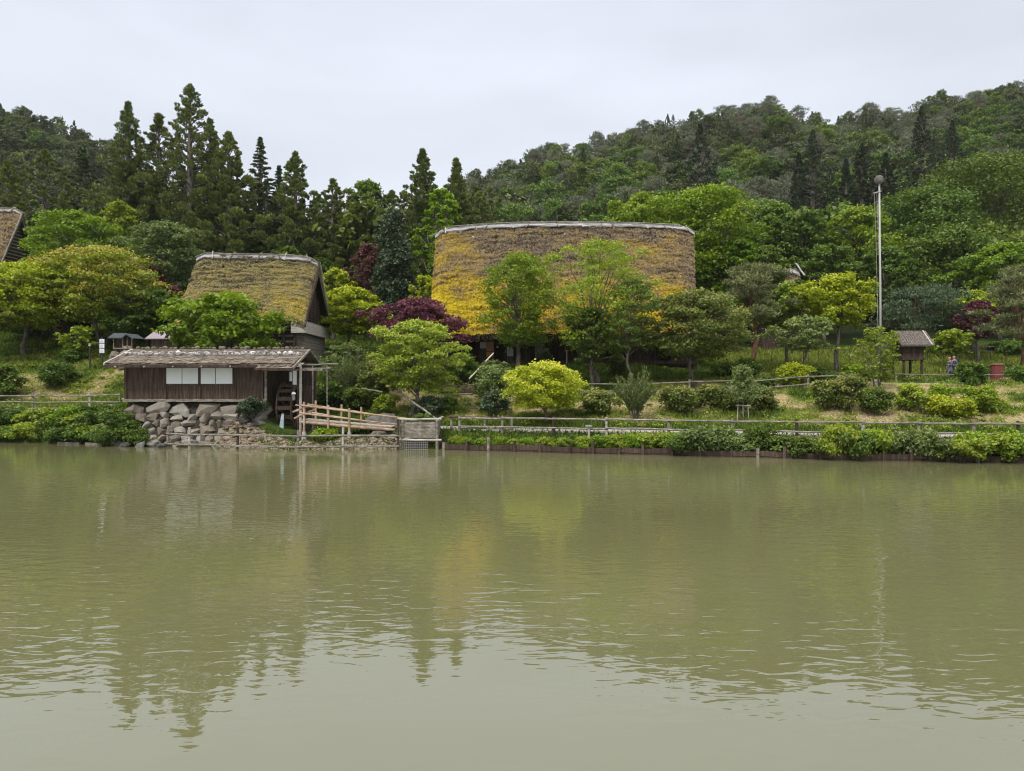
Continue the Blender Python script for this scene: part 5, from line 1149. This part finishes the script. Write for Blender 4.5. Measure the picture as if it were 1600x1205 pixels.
fence('path_fence', [(-42, 48, 1.6, 2.6), (-31.2, 46.6, 1.5, 2.62), (-28.3, 46.6, 1.5, 2.62), (-27.15, 46.4, 1.55, 2.6)][0:0]+[(-36.5, 47.4, 1.8, 2.95), (-30.4, 46.7, 1.8, 2.98), (-26.6, 46.4, 1.8, 2.98), (-24.6, 46.2, 1.85, 2.95)], (.95, .55, .14), 'grey log fence on the left bank with three rails', pmats=['wood_pale', 'wood_grey'])
m = MB(); m.log((-24.5, 46.2, 2.55), (-22.35, 46.0, 2.6), .03, 6)
lf_ = empty('bamboo_rail', (-23.9, 46.2, 2.1), 'thin pale bamboo rail joining the left fence to the shingled hut', 'rail'); m.build('rail', M['bamboo'], lf_)
up_ = []
for px in (905, 1000, 1077, 1172, 1262, 1330):
    Y = {905: 49.6, 1000: 49.4, 1077: 49.0, 1172: 48.9, 1262: 48.7, 1330: 49.2}[px]; x_ = (px-800)/FPX*Y; zt_ = CH-({905: 596, 1000: 597, 1077: 593, 1172: 592, 1262: 585, 1330: 583}[px]-602.5)/FPX*Y; up_.append((x_, Y, zt_-.95, zt_))
fence('upper_fence', up_, (.80, .28), 'weathered rail fence beside the upper path in the middle of the slope')
up2 = []
for px in (1400, 1450, 1500, 1545, 1600, 1660):
    Y = 51.2; x_ = (px-800)/FPX*Y; up2.append((x_, Y, 3.45, 4.25))
fence('upper_fence', up2, (.72,), 'thin single rail fence before the raised storehouse and the two walkers', r=.03, pr=.035)
up3 = [((px-800)/FPX*49.5, 49.5, 2.75, 3.55) for px in (690, 742, 790)]
fence('upper_fence', up3, (.62, .2), 'short dark rail fence on the slope left of the dwarf maple', mat='wood_dark', r=.045)
up4 = [((px-800)/FPX*68, 68, gz((px-800)/FPX*68, 68), gz((px-800)/FPX*68, 68)+1.1) for px in (1480, 1520, 1560, 1600)]
fence('field_fence', up4, (.9, .45), 'faint grey rail fence behind the green field at the right', r=.05)
up5 = [((px-800)/FPX*66, 65, gz((px-800)/FPX*65, 65)-.1, gz((px-800)/FPX*65, 65)+1.3) for px in range(1200, 1610, 24)]
fence('stake_row', up5, (), 'row of thin dark garden stakes at the far edge of the green field', mat='wood_dark', pr=.03)
# water-side rails
wr = []
for px, pt_, y_ in ((262, 671, 41.0), (296, 668, 39.9), (371, 668, 39.3), (466, 672, 38.6), (536, 668, 38.7), (622, 655, 38.8)):
    x_ = (px-800)/FPX*y_; wr.append((x_, y_, -.1, CH-(pt_-602.5)/FPX*y_))
fence('water_fence', wr, (.86, .28), 'low rail fence standing in the shallow water below the hut and the log bridge', pmats=['wood_grey', 'wood_pale', 'wood_dark'], below=.5)
# boards and stakes holding the right shore
ed = empty('shore_boards', (3, 37, 0), 'weathered plank edging with stakes holding the right shore', 'edging'); xs = []
x_ = -3.6
while x_ < 34: xs.append(x_); x_ += random.uniform(1.1, 1.5)
for k, (a, b) in enumerate(zip(xs[:-1], xs[1:])):
    m = MB(); ya, yb = sh(a)-.12, sh(b)-.12; tp = .36+random.uniform(-.05, .03); m.beam((a, ya, tp-.15+random.uniform(-.05, .03)), (b+.08, yb, tp-.15+random.uniform(-.05, .03)), .07, .24); m.build('board', M[random.choice(['wood_brown', 'wood_dark', 'wood_brown'])], ed)
    m = MB(); m.beam((a, ya+.02, tp-.42), (b+.08, yb+.02, tp-.42), .07, .28); m.build('board', M['wood_dark'], ed)
    m = MB(); m.log((a, ya-.09, -.6), (a, ya-.09, tp+random.uniform(0, .34)), .085, 7, .01, 3); m.build('stake', M[random.choice(['wood_dark', 'wood_brown', 'wood_grey'])], ed)
ed2 = empty('shore_boards', (-26, 42, 0), 'low sunken planks along the left shore', 'edging')
for a, b in ((-26.5, -25.0), (-24.6, -23.4)):
    m = MB(); m.beam((a, sh(a)-.3, .04), (b, sh(b)-.3, .04), .1, .14); m.build('board', M['wood_grey'], ed2)
# path edge kerb plank
pe = empty('path_plank_edge', (0, 38.5, 1), 'pale plank edging under the lower path', 'edging'); xs = np.arange(-3.2, 34, 2.4)
for a, b in zip(xs[:-1], xs[1:]):
    ya = np.interp(a, CX, TY[:, 3]); yb = np.interp(b, CX, TY[:, 3]); m = MB(); m.beam((a, ya-.04, .96), (b-.02, yb-.04, .96), .08, .16); m.build('plank', M['wood_pale'], pe)
for x_ in np.arange(-3, 5.5, 1.15):
    m = MB(); y_ = float(np.interp(x_, CX, TY[:, 3]))-.1; m.beam((x_, y_, .2), (x_, y_, .9), .09, .09); m.build('prop', M['wood_dark'], pe)

# ------------------------------------------------------------------ log bridge
lb = empty('log_bridge', (-9.5, 40.6, .8), 'rustic footbridge of peeled orange-brown logs leading down to the sluice box', 'bridge')
A = at(474, 657, 40.9); B = at(614, 669, 40.3)
def rl(a, b, r, mt='wood_orange', nm='rail', par=None): m = MB(); m.log(a, b, r, 8, .015, 5); return m.build(nm, M[mt], par or lb)
m = MB()
for k in range(24):
    t = k/24; p = A.lerp(B, t)+Vector((0, .75, .02)); q = A.lerp(B, (k+.85)/24)+Vector((0, .75, .02)); m.beam(p+Vector((0, -.7, 0)), p+Vector((0, .75, 0)), .22, .05)
m.build('deck', M['wood_pale'], lb)
for dy in (0, 1.5): rl(A+Vector((-.1, dy, -.1)), B+Vector((.1, dy, -.1)), .085, 'wood_orange', 'girder')
for dy, xs in ((0, (476, 514, 547)), (1.5, (483, 525, 557))):
    for px in xs:
        t = (px-474)/140; p = A.lerp(B, t); top = at(px, {476: 628, 514: 633, 547: 638, 483: 626, 525: 632, 557: 636}[px], 40.7+dy)
        rl((p.x, p.y+dy-.1, .75), (p.x, p.y+dy-.1, max(top.z, p.z+.85)), .066, 'wood_orange', 'post')
        m = MB(); m.tube([(p.x, p.y+dy-.1, .35), (p.x, p.y+dy-.1, .85)], [.16, .10], 8); m.build('post_foot', M['wood_pale'], lb)
for dy in (0, 1.5):
    for h0, h1 in ((.86, .50 if dy == 0 else .6), (.42, .12)):
        a = A+Vector((-.15, dy-.16, h0)); b = B+Vector((.9 if dy == 0 else -.6, dy-.16, h1+.0)); rl(a, b, .047)
for k, (px, py) in enumerate(((470, 640), (478, 646), (472, 650))):
    rl(at(px-12, py+4, 41.3), at(px+14, py-6, 40.9), .06, 'wood_orange', 'brace')
rl(at(462, 633, 41), at(640, 655, 39.8), .03, 'wood_orange', 'cap_rail')
# upper little bridge railing
ub = empty('small_footbridge', (-12, 47, 2.6), 'little dark railing of an upper footbridge behind the log bridge', 'bridge')
a = at(466, 609, 47.5); b = at(532, 610, 47.5); m = MB(); m.beam(a, b, .12, .1); m.build('top_rail', M['wood_grey'], ub)
m = MB(); m.beam(a+Vector((0, 0, -.38)), b+Vector((0, 0, -.38)), .07, .07); m.build('rail', M['wood_dark'], ub)
m = MB(); m.box(a.x, b.x, 47.3, 48.5, a.z-.95, a.z-.78); m.build('deck', M['wood_dark'], ub)
for k in range(6):
    p = a.lerp(b, k/5); m = MB(); m.beam((p.x, p.y+.02, p.z-1.3), (p.x, p.y+.02, p.z-.04), .08, .08); m.build('post', M['wood_dark'], ub)

# ------------------------------------------------------------------ sluice box
SB = empty('sluice_box', (-4.8, 39.8, 0), 'square grey plank box on legs over the water, wire mesh below it', 'sluice')
x0, x1, y0, y1 = -5.86, -3.95, 39.15, 40.4
m = MB()
for k in range(6): m.box(x0+.12, x1-.12, y0, y0+.035, .60+k*.145, .60+k*.145+.138)
m.box(-4.93, -4.85, y0-.02, y0+.0, .58, 1.5); m.build('front_panel', M['wood_grey'], SB)
m = MB()
for k in range(7): m.box(x1-.035, x1, y0+.1+k*.18, y0+.1+k*.18+.165, .55, 1.5)
m.build('side_panel', M['wood_grey'], SB)
m = MB(); m.box(x0+.05, x1-.05, y1-.04, y1, .55, 1.45); m.build('back_panel', M['wood_dark'], SB)
for x_ in (x0+.04, x0-.14, x1-.04):
    for y_ in (y0-.03, y1+.03):
        m = MB(); m.log((x_, y_, -.5), (x_, y_, 1.58), .07, 7, .01, 3); m.build('leg', M['wood_grey'], SB)
m = MB(); m.log((x0-.25, y0-.03, 1.6), (x1+.2, y0-.03, 1.62), .055); m.log((x1-.02, y0-.1, 1.58), (x1+.12, y1+.3, 1.66), .05); m.log((x0-.2, y0-.05, .52), (x1+.2, y0-.05, .5), .06); m.build('top_rail', M['wood_pale'], SB)
m = MB()
for k in range(13): m.beam((x0+.15+k*.1, y0-.02, -.05), (x0+.15+k*.1, y0-.02, .5), .012, .012)
for k in range(6): m.beam((x0+.12, y0-.025, .0+k*.09), (x0+1.4, y0-.025, .0+k*.09), .012, .012)
m.build('wire_mesh', M['pole'], SB)
m = MB(); m.box(x0+.2, x1-.1, y0+.5, y1, -.4, .5); m.build('inner_wall', M['wood_dark'], SB)
m = MB()
for k in range(5): m.log((x1+.1+k*.07, y0+.2+k*.1, -.4), (x1+.1+k*.07, y0+.2+k*.1, .7-.06*k), .05)
m.build('pile', M['wood_dark'], SB)

# ------------------------------------------------------------------ poles, signs, lamps and small things
def leaning(name, p0, p1, r, mat, label, cat): o = empty(name, p0, label, cat); m = MB(); m.log(p0, p1, r, 7, .02, 6); m.build('shaft', M[mat], o); return o
leaning('leaning_log', at(621, 611, 44.5), at(684, 656, 42.3), .06, 'wood_grey', 'long grey log leaning down the bank across the trunk of the pale green maple', 'log')
leaning('bamboo_pole', at(733, 592, 49.8), at(771, 552, 52), .05, 'bamboo', 'slanted pale bamboo pole before the left part of the big house', 'pole')
leaning('short_pole', at(565, 607, 45.8), at(598, 613, 45.4), .05, 'wood_grey', 'short grey log lying left of the leaning log', 'log')
# tall pole with wicker ball
tp = at(1376, 281, 54); base = at(1376, 600, 54); pz = gz(base.x, 54)
po = empty('tall_pole', (base.x, 54, pz), 'very tall thin grey pole carrying a round wicker ball at its top', 'pole')
m = MB(); m.tube([(base.x, 54, pz-.4), (base.x-.02, 54, 10), (tp.x-.10, 54, tp.z-.2)], [.085, .075, .06], 10); m.build('shaft', M['pole'], po, smooth=True)
bc = Vector((tp.x-.12, 54, tp.z)); mm = MB(); V_, F_ = ICO[3]; mm.add(V_*.31+np.array(bc), F_); bl = mm.build('ball', M['ball'], po, smooth=True)
for k in range(9):
    a = unit(R_.normal(size=3)); bq = unit(np.cross(a, R_.normal(size=3))); m = MB(); m.tube([Vector(bc)+Vector((a*math.cos(t)+bq*math.sin(t))*.325) for t in np.linspace(0, 6.28, 17)], .014, 4, 0, False); m.build('hoop', M['wood_grey'], bl)
m = MB(); m.beam(at(1365, 302, 53.95), at(1377, 298.5, 53.95), .07, .07); m.build('crossarm', M['pole'], po)
for px, k in ((1366, 0), (1370, 1)): m = MB(); m.tube([at(px, 301, 53.95), at(px+3.5, 400, 53.95), at(px+6, 520, 53.95)], .012, 4); m.build('rope', M['wood_pale'], po)
for px, py0, py1 in ((1372, 540, 580), (1385, 538, 582)):
    m = MB(); p0 = at(px, py1+14, 53.6); p1 = at(px, py0, 53.7); m.log(p0, p1, .14, 8, .02, 4); m.build('brace_post', M['bark'], po)
# raised storehouse
st = empty('raised_storehouse', (30.6, 56, 4.0), 'little dark plank storehouse standing on tall legs with a weathered board roof', 'storehouse')
X0, X1, Y0, Y1, ZB, ZE, ZT = 29.45, 31.0, 55.4, 57.2, 5.45, 6.5, 7.55
m = MB()
for k in range(5):
    z_ = ZB+k*.21; m.box(X0, X1, Y0+random.uniform(0, .02), Y0+.06, z_, z_+.2); m.box(X1-.06, X1+random.uniform(-.02, 0), Y0+.06, Y1-.06, z_, z_+.2); m.box(X0, X0+.06, Y0+.06, Y1-.06, z_, z_+.2); m.box(X0, X1, Y1-.06, Y1, z_, z_+.2)
m.build('plank_wall', M['wood_dark'], st)
m = MB(); m.box(X0-.1, X1+.1, Y0-.08, Y1+.08, ZB-.12, ZB-.005); m.build('floor', M['wood_dark'], st)
m = MB(); ym = (Y0+Y1)/2
for xe in (X0+.05, X1-.05): m.add([(xe, Y0, ZE), (xe, Y1, ZE), (xe, ym, ZT-.15), (xe+.04, Y0, ZE), (xe+.04, Y1, ZE), (xe+.04, ym, ZT-.15)], [(0,1,2),(5,4,3),(0,3,4,1),(1,4,5,2),(2,5,3,0)])
m.build('gable', M['wood_dark'], st)
m = MB(); slab(m, X0-.35, X1+.35, Y0-.4, ZE-.1, ym, ZT, .07); slab(m, X0-.35, X1+.35, ym+.001, ZT, Y1+.4, ZE-.1, .07); rfs = m.build('roof', M['wood_mid'], st)
m = MB()
for k in range(13): x_ = X0-.33+k*.195; m.beam((x_+.08, Y0-.42, ZE-.06), (x_+.08, ym, ZT+.03), .17, .03)
m.build('roof_board', M['wood_mid'], rfs)
m = MB(); m.beam((X1+.4, Y0-.42, ZE-.08), (X1+.4, ym, ZT+.04), .08, .1); m.build('barge_board', M['wood_pale'], rfs)
for x_ in (X0+.1, X1-.1):
    for y_ in (Y0+.1, Y1-.1): m = MB(); m.beam((x_, y_, gz(x_, y_)-.3), (x_, y_, ZB-.1), .14, .14); m.build('leg', M['wood_dark'], st)
# red drum
rd = empty('red_drum', (35.6, 54, 3.7), 'faded red drum-shaped box with a brown cap standing on the bank at right', 'box'); rz0 = gz(35.6, 54)
m = MB(); m.tube([(35.6, 54, rz0-.1), (35.6, 54, rz0+.7), (35.6, 54, 4.9)], [.42, .42, .42], 14); m.build('body', M['redbox'], rd)
m = MB(); m.tube([(35.6, 54, 4.9), (35.6, 54, 4.96), (35.6, 54, 5.0)], [.47, .47, .40], 14); m.build('cap', M['redwood'], rd)
# shrine on a rock
sh_ = empty('shrine', (-29.2, 55.2, 5.4), 'small roofed wooden shrine standing on a brown rock base above the left slope', 'shrine'); sz0 = 5.55
rock('rock_base', (-28.9, 55.3, 5.7), 2.3, 1.5, 1.5, sh_, 'rock', 777)
rock('rock_base', (-29.9, 55.4, 5.7), 1.2, 1.3, 1.3, sh_, 'rock', 778)
m = MB(); m.box(-29.9, -28.2, 54.9, 56.1, 6.3, 6.42); m.build('floor', M['wood_grey'], sh_)
for x_ in (-29.85, -29.05, -28.65, -28.25):
    m = MB(); m.beam((x_, 54.95, 6.4), (x_, 54.95, 7.4), .08, .08); m.build('post', M['wood_grey'], sh_)
m = MB(); m.box(-29.8, -28.3, 55.15, 56.0, 6.42, 7.4); m.build('body', M['wood_dark'], sh_)
m = MB(); m.box(-28.85, -28.45, 55.08, 55.14, 6.45, 7.15); m.build('door', M['wood_brown'], sh_)
m = MB(); m.box(-29.0, -28.35, 54.94, 54.98, 6.42, 6.6); m.build('front_board', M['wood_orange'], sh_)
m = MB(); slab(m, -30.2, -29.0, 54.6, 7.35, 55.6, 7.85, .07); slab(m, -30.2, -29.0, 55.6, 7.85, 56.5, 7.4, .07); 
m.add([(-29.0, 54.5, 7.3), (-28.55, 54.5, 7.72), (-27.9, 54.5, 7.28), (-29.0, 56.5, 7.4), (-28.55, 56.5, 7.8), (-27.9, 56.5, 7.35), (-29.0, 54.5, 7.2), (-28.55, 54.5, 7.6), (-27.9, 54.5, 7.18)], [(0,1,4,3),(1,2,5,4),(0,6,7,1),(1,7,8,2)])
m.build('roof', M['slate'], sh_); sh_.scale = (.85, .85, .8)
# three-panel notice sign
sg = empty('notice_sign', (-30.6, 55, 5.3), 'upright black post with three white notice panels at the edge of the left slope', 'sign')
p0 = at(159, 572, 55); m = MB(); m.box(p0.x-.05, p0.x+.05, 55, 55.06, p0.z-.3, 7.0); m.box(p0.x+.25, p0.x+.3, 55, 55.05, p0.z-.3, 5.9); m.build('post', M['ink'], sg)
for k in range(3):
    a = at(155.5, 530+k*7.6, 54.95); b = at(163, 536.6+k*7.6, 54.95); m = MB(); m.box(a.x, b.x, 54.94, 54.98, b.z, a.z); pn = m.build('panel', M['white'], sg)
    m = MB()
    for j in range(3): m.box(a.x+.05, b.x-.05-.04*j, 54.93, 54.938, b.z+.07+j*.08, b.z+.085+j*.08)
    m.build('writing', M['lamp'], pn)
# mauve roofed shed
sd = empty('shed', (-25.2, 52, 5), 'little brown shed with a mauve sheet roof behind the shingled hut', 'shed')
a = at(226, 529, 51.2); m = MB(); slab(m, a.x, at(276, 529, 51.2).x, 51.2, a.z, 52.6, a.z+.62, .05); slab(m, a.x, at(276, 529, 51.2).x, 52.601, a.z+.62, 53.9, a.z, .05); m.build('roof', M['mauve'], sd)
m = MB(); m.box(a.x+.25, at(276, 529, 51.2).x-.25, 51.6, 53.6, gz(-25, 52)-.3, a.z+.1); m.build('wall', M['wood_brown'], sd)
# dark hut under the yellow-green maple
dh = empty('dark_shed', (-39, 64, 8), 'dark shed with a white paper, under the wide yellow-green maple', 'shed')
a = at(80, 494, 63); b = at(116, 518, 63); m = MB(); m.box(a.x, b.x, 63, 65.5, b.z-.8, a.z+.4); m.build('wall', M['wood_dark'], dh)
m = MB(); slab(m, a.x-.4, b.x+.4, 62.5, a.z+.35, 64.2, a.z+1.2, .1); slab(m, a.x-.4, b.x+.4, 64.201, a.z+1.2, 66, a.z+.35, .1); m.build('roof', M['wood_dark'], dh)
c = at(83, 496, 62.95); d = at(88, 509, 62.95); m = MB(); m.box(c.x, d.x, 62.93, 62.97, d.z, c.z); m.build('notice', M['white'], dh)
# floodlights by the lower path
for px, py, Y, mt, lbt, zb in ((920, 667, 37.6, 'lamp', 'flat grey floodlight on a pale board post in front of the lower path', .1), (1172, 677, 36.4, 'ink', 'small black floodlight half buried in the shore shrubs', .8), (1357, 674, 34.9, 'white', 'white-topped black floodlight on the path edge among the shore shrubs', .8)):
    p = at(px, py, Y); o = empty('floodlight', (p.x, Y, zb), lbt, 'lamp'); m = MB(); m.box(p.x-.17, p.x+.17, Y-.12, Y+.12, p.z-.03, p.z+.09); m.build('lamp_head', M[mt], o, bevel=.02)
    m = MB(); m.box(p.x-.15, p.x+.15, Y-.13, Y-.121, p.z-.01, p.z+.05); m.build('lens', M['lamp'], o)
    m = MB(); m.box(p.x-.05, p.x+.05, Y-.05, Y+.02, -.3 if px == 920 else .7, p.z-.03); m.build('post', M['wood_pale' if px == 920 else 'ink'], o)
    if px == 1357: m = MB(); m.box(p.x-.15, p.x+.15, Y-.1, Y+.1, p.z-.15, p.z-.032); m.build('lamp_body', M['ink'], o)
# staked sapling
sp = at(1160, 690, 42.2); sx, sy = sp.x, 41.2; sx = (1160-800)/FPX*sy; sz_ = gz(sx, sy)
sa = empty('sapling', (sx, sy, sz_), 'slender young sapling tied to a wooden support frame beside the lower path', 'tree')
broadleaf(sa, CH-(572-602.5)/FPX*sy-sz_, 1.15, .35, 'grey', leaf=.13, shape='cone', k=34, cover=.35, nmax=3800, rcf=.32, trunk_r=.035)
sf = empty('sapling_support', (sx, sy, sz_), 'three-legged pale wooden frame propping the slender sapling', 'support')
for dx in (-.32, 0.0, .32): m = MB(); m.log((sx+dx, sy-.12, sz_-.2), (sx+dx*.85, sy-.1, sz_+.85), .03, 6); m.build('leg', M['wood_pale'], sf)
m = MB(); m.log((sx-.42, sy-.15, sz_+.8), (sx+.42, sy-.15, sz_+.8), .03, 6); m.build('crossbar', M['wood_pale'], sf)
# short posts on the left slope
for px, py0, py1, lbt in ((140, 541, 562, 'thin dark marker post left of the three-panel notice sign'),):
    a = at(px, py0, 54); o = empty('marker_post', (a.x, 54, gz(a.x, 54)), lbt, 'post'); m = MB(); m.box(a.x-.04, a.x+.04, 54, 54.08, gz(a.x, 54)-.1, a.z); m.build('shaft', M['wood_dark'], o); m = MB(); m.box(a.x-.07, a.x+.07, 53.97, 54.1, a.z, a.z+.2); m.build('cap', M['wood_pale'], o)

# ------------------------------------------------------------------ people
def skinmesh(name, verts, edges, radii, mat, parent, sub=2, root=0):
    me = bpy.data.meshes.new(name); me.from_pydata(verts, edges, []); o = link(name, me, parent, [M[mat]])
    sk = o.modifiers.new('skin', 'SKIN'); sk.use_smooth_shade = True
    lay = me.skin_vertices[0] if me.skin_vertices else None
    if lay is None:
        bpy.context.view_layer.objects.active = o; lay = me.skin_vertices[0]
    for i, r in enumerate(radii): lay.data[i].radius = (r if isinstance(r, tuple) else (r, r)); lay.data[i].use_root = (i == root)
    ss = o.modifiers.new('sub', 'SUBSURF'); ss.levels = sub; ss.render_levels = sub
    return o
def person(x, y, rz, label, h=1.66, top='cloth_blue', bottom='cloth_grey', hair='hair_sandy', scarf=False, longcoat=False, arm_fwd=True):
    s = h/1.70; o = empty('person', (x, y, gz(x, y)), label, 'person', None, rz)
    V = []; Rr = []; E = []
    def v(p, r, par=None):
        V.append((p[0]*s, p[1]*s, p[2]*s)); Rr.append(tuple(q*s for q in r) if isinstance(r, tuple) else r*s)
        if par is not None: E.append((par, len(V)-1))
        return len(V)-1
    # +x is forward, y sideways
    pel = v((0, 0, .95), (.13, .15)); wst = v((.01, 0, 1.10), (.10, .135), pel); chs = v((.02, 0, 1.28), (.115, .16), wst); shd = v((.01, 0, 1.42), (.08, .12), chs)
    nk = v((.02, 0, 1.49), .05, shd); hd0 = v((.035, 0, 1.56), .075, nk); hd1 = v((.03, 0, 1.64), (.095, .08), hd0); hd2 = v((.02, 0, 1.69), .06, hd1)
    hands = []
    for sd_ in (1, -1):
        st_ = .26*sd_
        hip = v((0, .09*sd_, .90), .085, pel); kn = v((st_*.55+.06, .10*sd_, .50), .055, hip); an = v((st_-.02, .10*sd_, .09), .038, kn); hl = v((st_+.02, .10*sd_, .04), .038, an); v((st_+.16, .11*sd_, .03), .03, hl)
        sh1 = v((.0, .18*sd_, 1.40), .055, shd)
        if sd_ == 1 and arm_fwd: el = v((.02, .23, 1.14), .04, sh1); wr_ = v((.24, .20, 1.12), .028, el); dr_ = Vector((1, -.1, .05))
        else: el = v((-.08+.06*(sd_ < 0), .23*sd_, 1.13), .04, sh1); wr_ = v((.04, .24*sd_, .90), .028, el); dr_ = Vector((.25, 0, -1))
        pl = v(tuple(Vector(V[wr_])/s+dr_*.06), (.030, .036), wr_)
        for k in range(4):
            b_ = Vector(V[pl])/s+Vector((0, (k-1.5)*.020, 0))+dr_*.035; f1 = v(tuple(b_), .010, pl); f2 = v(tuple(b_+dr_*(.028+.006*(k in (1, 2)))), .009, f1); v(tuple(b_+dr_*.05+Vector((0, 0, -.012))), .008, f2)
        th = v(tuple(Vector(V[wr_])/s+dr_*.05+Vector((.02, -.038*sd_, .01))), .011, pl); v(tuple(Vector(V[wr_])/s+dr_*.085+Vector((.03, -.045*sd_, .01))), .009, th)
    body = skinmesh('body', V, E, Rr, 'skin', o)
    def sub(idx, grow, mat, name, extra=None):
        mp = {a: i for i, a in enumerate(idx)}; vs = [V[a] for a in idx]; es = [(mp[a], mp[b]) for a, b in E if a in mp and b in mp]
        rs = [tuple(q*grow+.012 for q in (Rr[a] if isinstance(Rr[a], tuple) else (Rr[a], Rr[a]))) for a in idx]
        return skinmesh(name, vs, es, rs, mat, o, 2, 0)
    n_side = 5
    sides = []
    c = 8
    per = (len(V)-8)//2
    L0, R0 = 8, 8+per
    sub([0, L0, L0+1, L0+2, R0, R0+1, R0+2], 1.12, bottom, 'trousers')
    sub([0, 1, 2, 3, L0+5, L0+6, R0+5, R0+6]+([L0+7] if arm_fwd else []), 1.10, top, 'shirt')
    for q in (L0+3, R0+3): 
        a_ = V[q]; m = MB(); V_, F_ = ICO[2]; m.add(V_*np.array([.13, .05, .045])*s+np.array([a_[0]+.06*s, a_[1], .045*s]), F_); m.build('shoe', M['cloth_black'], o, True, world=False)
    if longcoat:
        m = MB(); ring = 14; VV = []
        for z_, rx_, ry_ in ((1.12, .14, .17), (.95, .17, .20), (.75, .20, .22), (.52, .24, .24)):
            for k in range(ring):
                a = k*6.283/ring; f_ = 1+.07*math.sin(a*5); VV.append((math.cos(a)*rx_*f_*s, math.sin(a)*ry_*f_*s, z_*s))
        m.add(VV, [(i*ring+k, (i+1)*ring+k, (i+1)*ring+(k+1) % ring, i*ring+(k+1) % ring) for i in range(3) for k in range(ring)]); q = m.build('coat_skirt', M[top], o, True, world=False); q.modifiers.new('s', 'SOLIDIFY').thickness = .012
    # face
    hc = np.array([.035, 0, 1.625])*s
    for sd_ in (1, -1):
        m = MB(); V_, F_ = ICO[2]; m.add(V_*.011*s+hc+np.array([.088, .03*sd_, .01])*s, F_); m.build('eye', M['ink'], o, True, world=False)
        m = MB(); m.add(V_*np.array([.018, .008, .03])*s+hc+np.array([-.005, .084*sd_, -.005])*s, F_); m.build('ear', M['skin'], o, True, world=False)
    m = MB(); m.add(V_*np.array([.018, .013, .022])*s+hc+np.array([.098, 0, -.015])*s, F_); m.build('nose', M['skin'], o, True, world=False)
    m = MB(); m.add(V_*np.array([.008, .024, .006])*s+hc+np.array([.086, 0, -.052])*s, F_); m.build('mouth', M['cloth_rust'], o, True, world=False)
    m = MB(); V_, F_ = ICO[3]; W_ = V_*np.array([.112, .098, .105])*s; W_[:, 0] = np.where((W_[:, 2] < .02*s) & (W_[:, 0] > 0), W_[:, 0]*.45, W_[:, 0]); W_[:, 2] = np.maximum(W_[:, 2], -.07*s); m.add(W_+hc+np.array([-.018, 0, .028])*s, F_); m.build('hair', M[hair], o, True, world=False)
    if scarf:
        m = MB(); m.tube([Vector((math.cos(t)*.085*s+.01, math.sin(t)*.09*s, (1.47+.02*math.cos(t))*s)) for t in np.linspace(0, 6.28, 13)], .035*s, 8, .1, False); m.build('scarf', M['cloth_rust'], o, True, world=False)
    return o
px1 = at(1484, 590, 56.5); px2 = at(1491, 590, 57.2)
person(px1.x, px1.y, math.pi, 'walker in a long grey coat and rust scarf, nearer of the two people, facing left', 1.62, 'cloth_grey', 'cloth_grey', scarf=True, longcoat=True)
p2 = person(px2.x, px2.y, math.pi+.1, 'walker in a slate blue shirt with a black backpack, right of the other walker', 1.74, 'cloth_blue', 'cloth_black', arm_fwd=False)
z2 = gz(px2.x, px2.y); bp_ = empty('backpack', (px2.x+.24, px2.y, z2+1.28), 'black rounded backpack on the back of the second walker', 'backpack')
m = MB(); V_, F_ = ICO[3]; W_ = np.sign(V_)*np.abs(V_)**.6; m.add(W_*np.array([.13, .16, .25])+np.array([px2.x+.24, px2.y, z2+1.26]), F_); m.build('bag', M['cloth_black'], bp_, True)
m = MB(); m.add(W_*np.array([.05, .12, .11])+np.array([px2.x+.37, px2.y, z2+1.16]), F_); m.build('front_pocket', M['cloth_black'], bp_, True)
for sd_ in (1, -1): m = MB(); m.tube([(px2.x+.15, px2.y+.1*sd_, z2+1.46), (px2.x+.02, px2.y+.11*sd_, z2+1.52), (px2.x-.12, px2.y+.12*sd_, z2+1.40), (px2.x-.12, px2.y+.14*sd_, z2+1.22), (px2.x+.14, px2.y+.14*sd_, z2+1.08)], .022, 6); m.build('strap', M['cloth_black'], bp_, True)
print('objects', len(bpy.data.objects))

# ------------------------------------------------------------------ thin overcast haze
hz = MB(); hz.box(-430, 430, -45, 490, -2.6, 140); ho = hz.build('haze', []); tag(ho, 'thin pale damp air over the pond and the hills', 'haze', kind='stuff')
hm, ht, hout = newmat('haze_air'); pv = ht.nodes.new('ShaderNodeVolumePrincipled'); pv.inputs['Density'].default_value = .00009; pv.inputs['Color'].default_value = (.93, .96, 1, 1); pv.inputs['Anisotropy'].default_value = .2
ht.links.new(pv.outputs[0], hout.inputs['Volume']); ho.data.materials.append(hm); cy.volume_bounces = 1
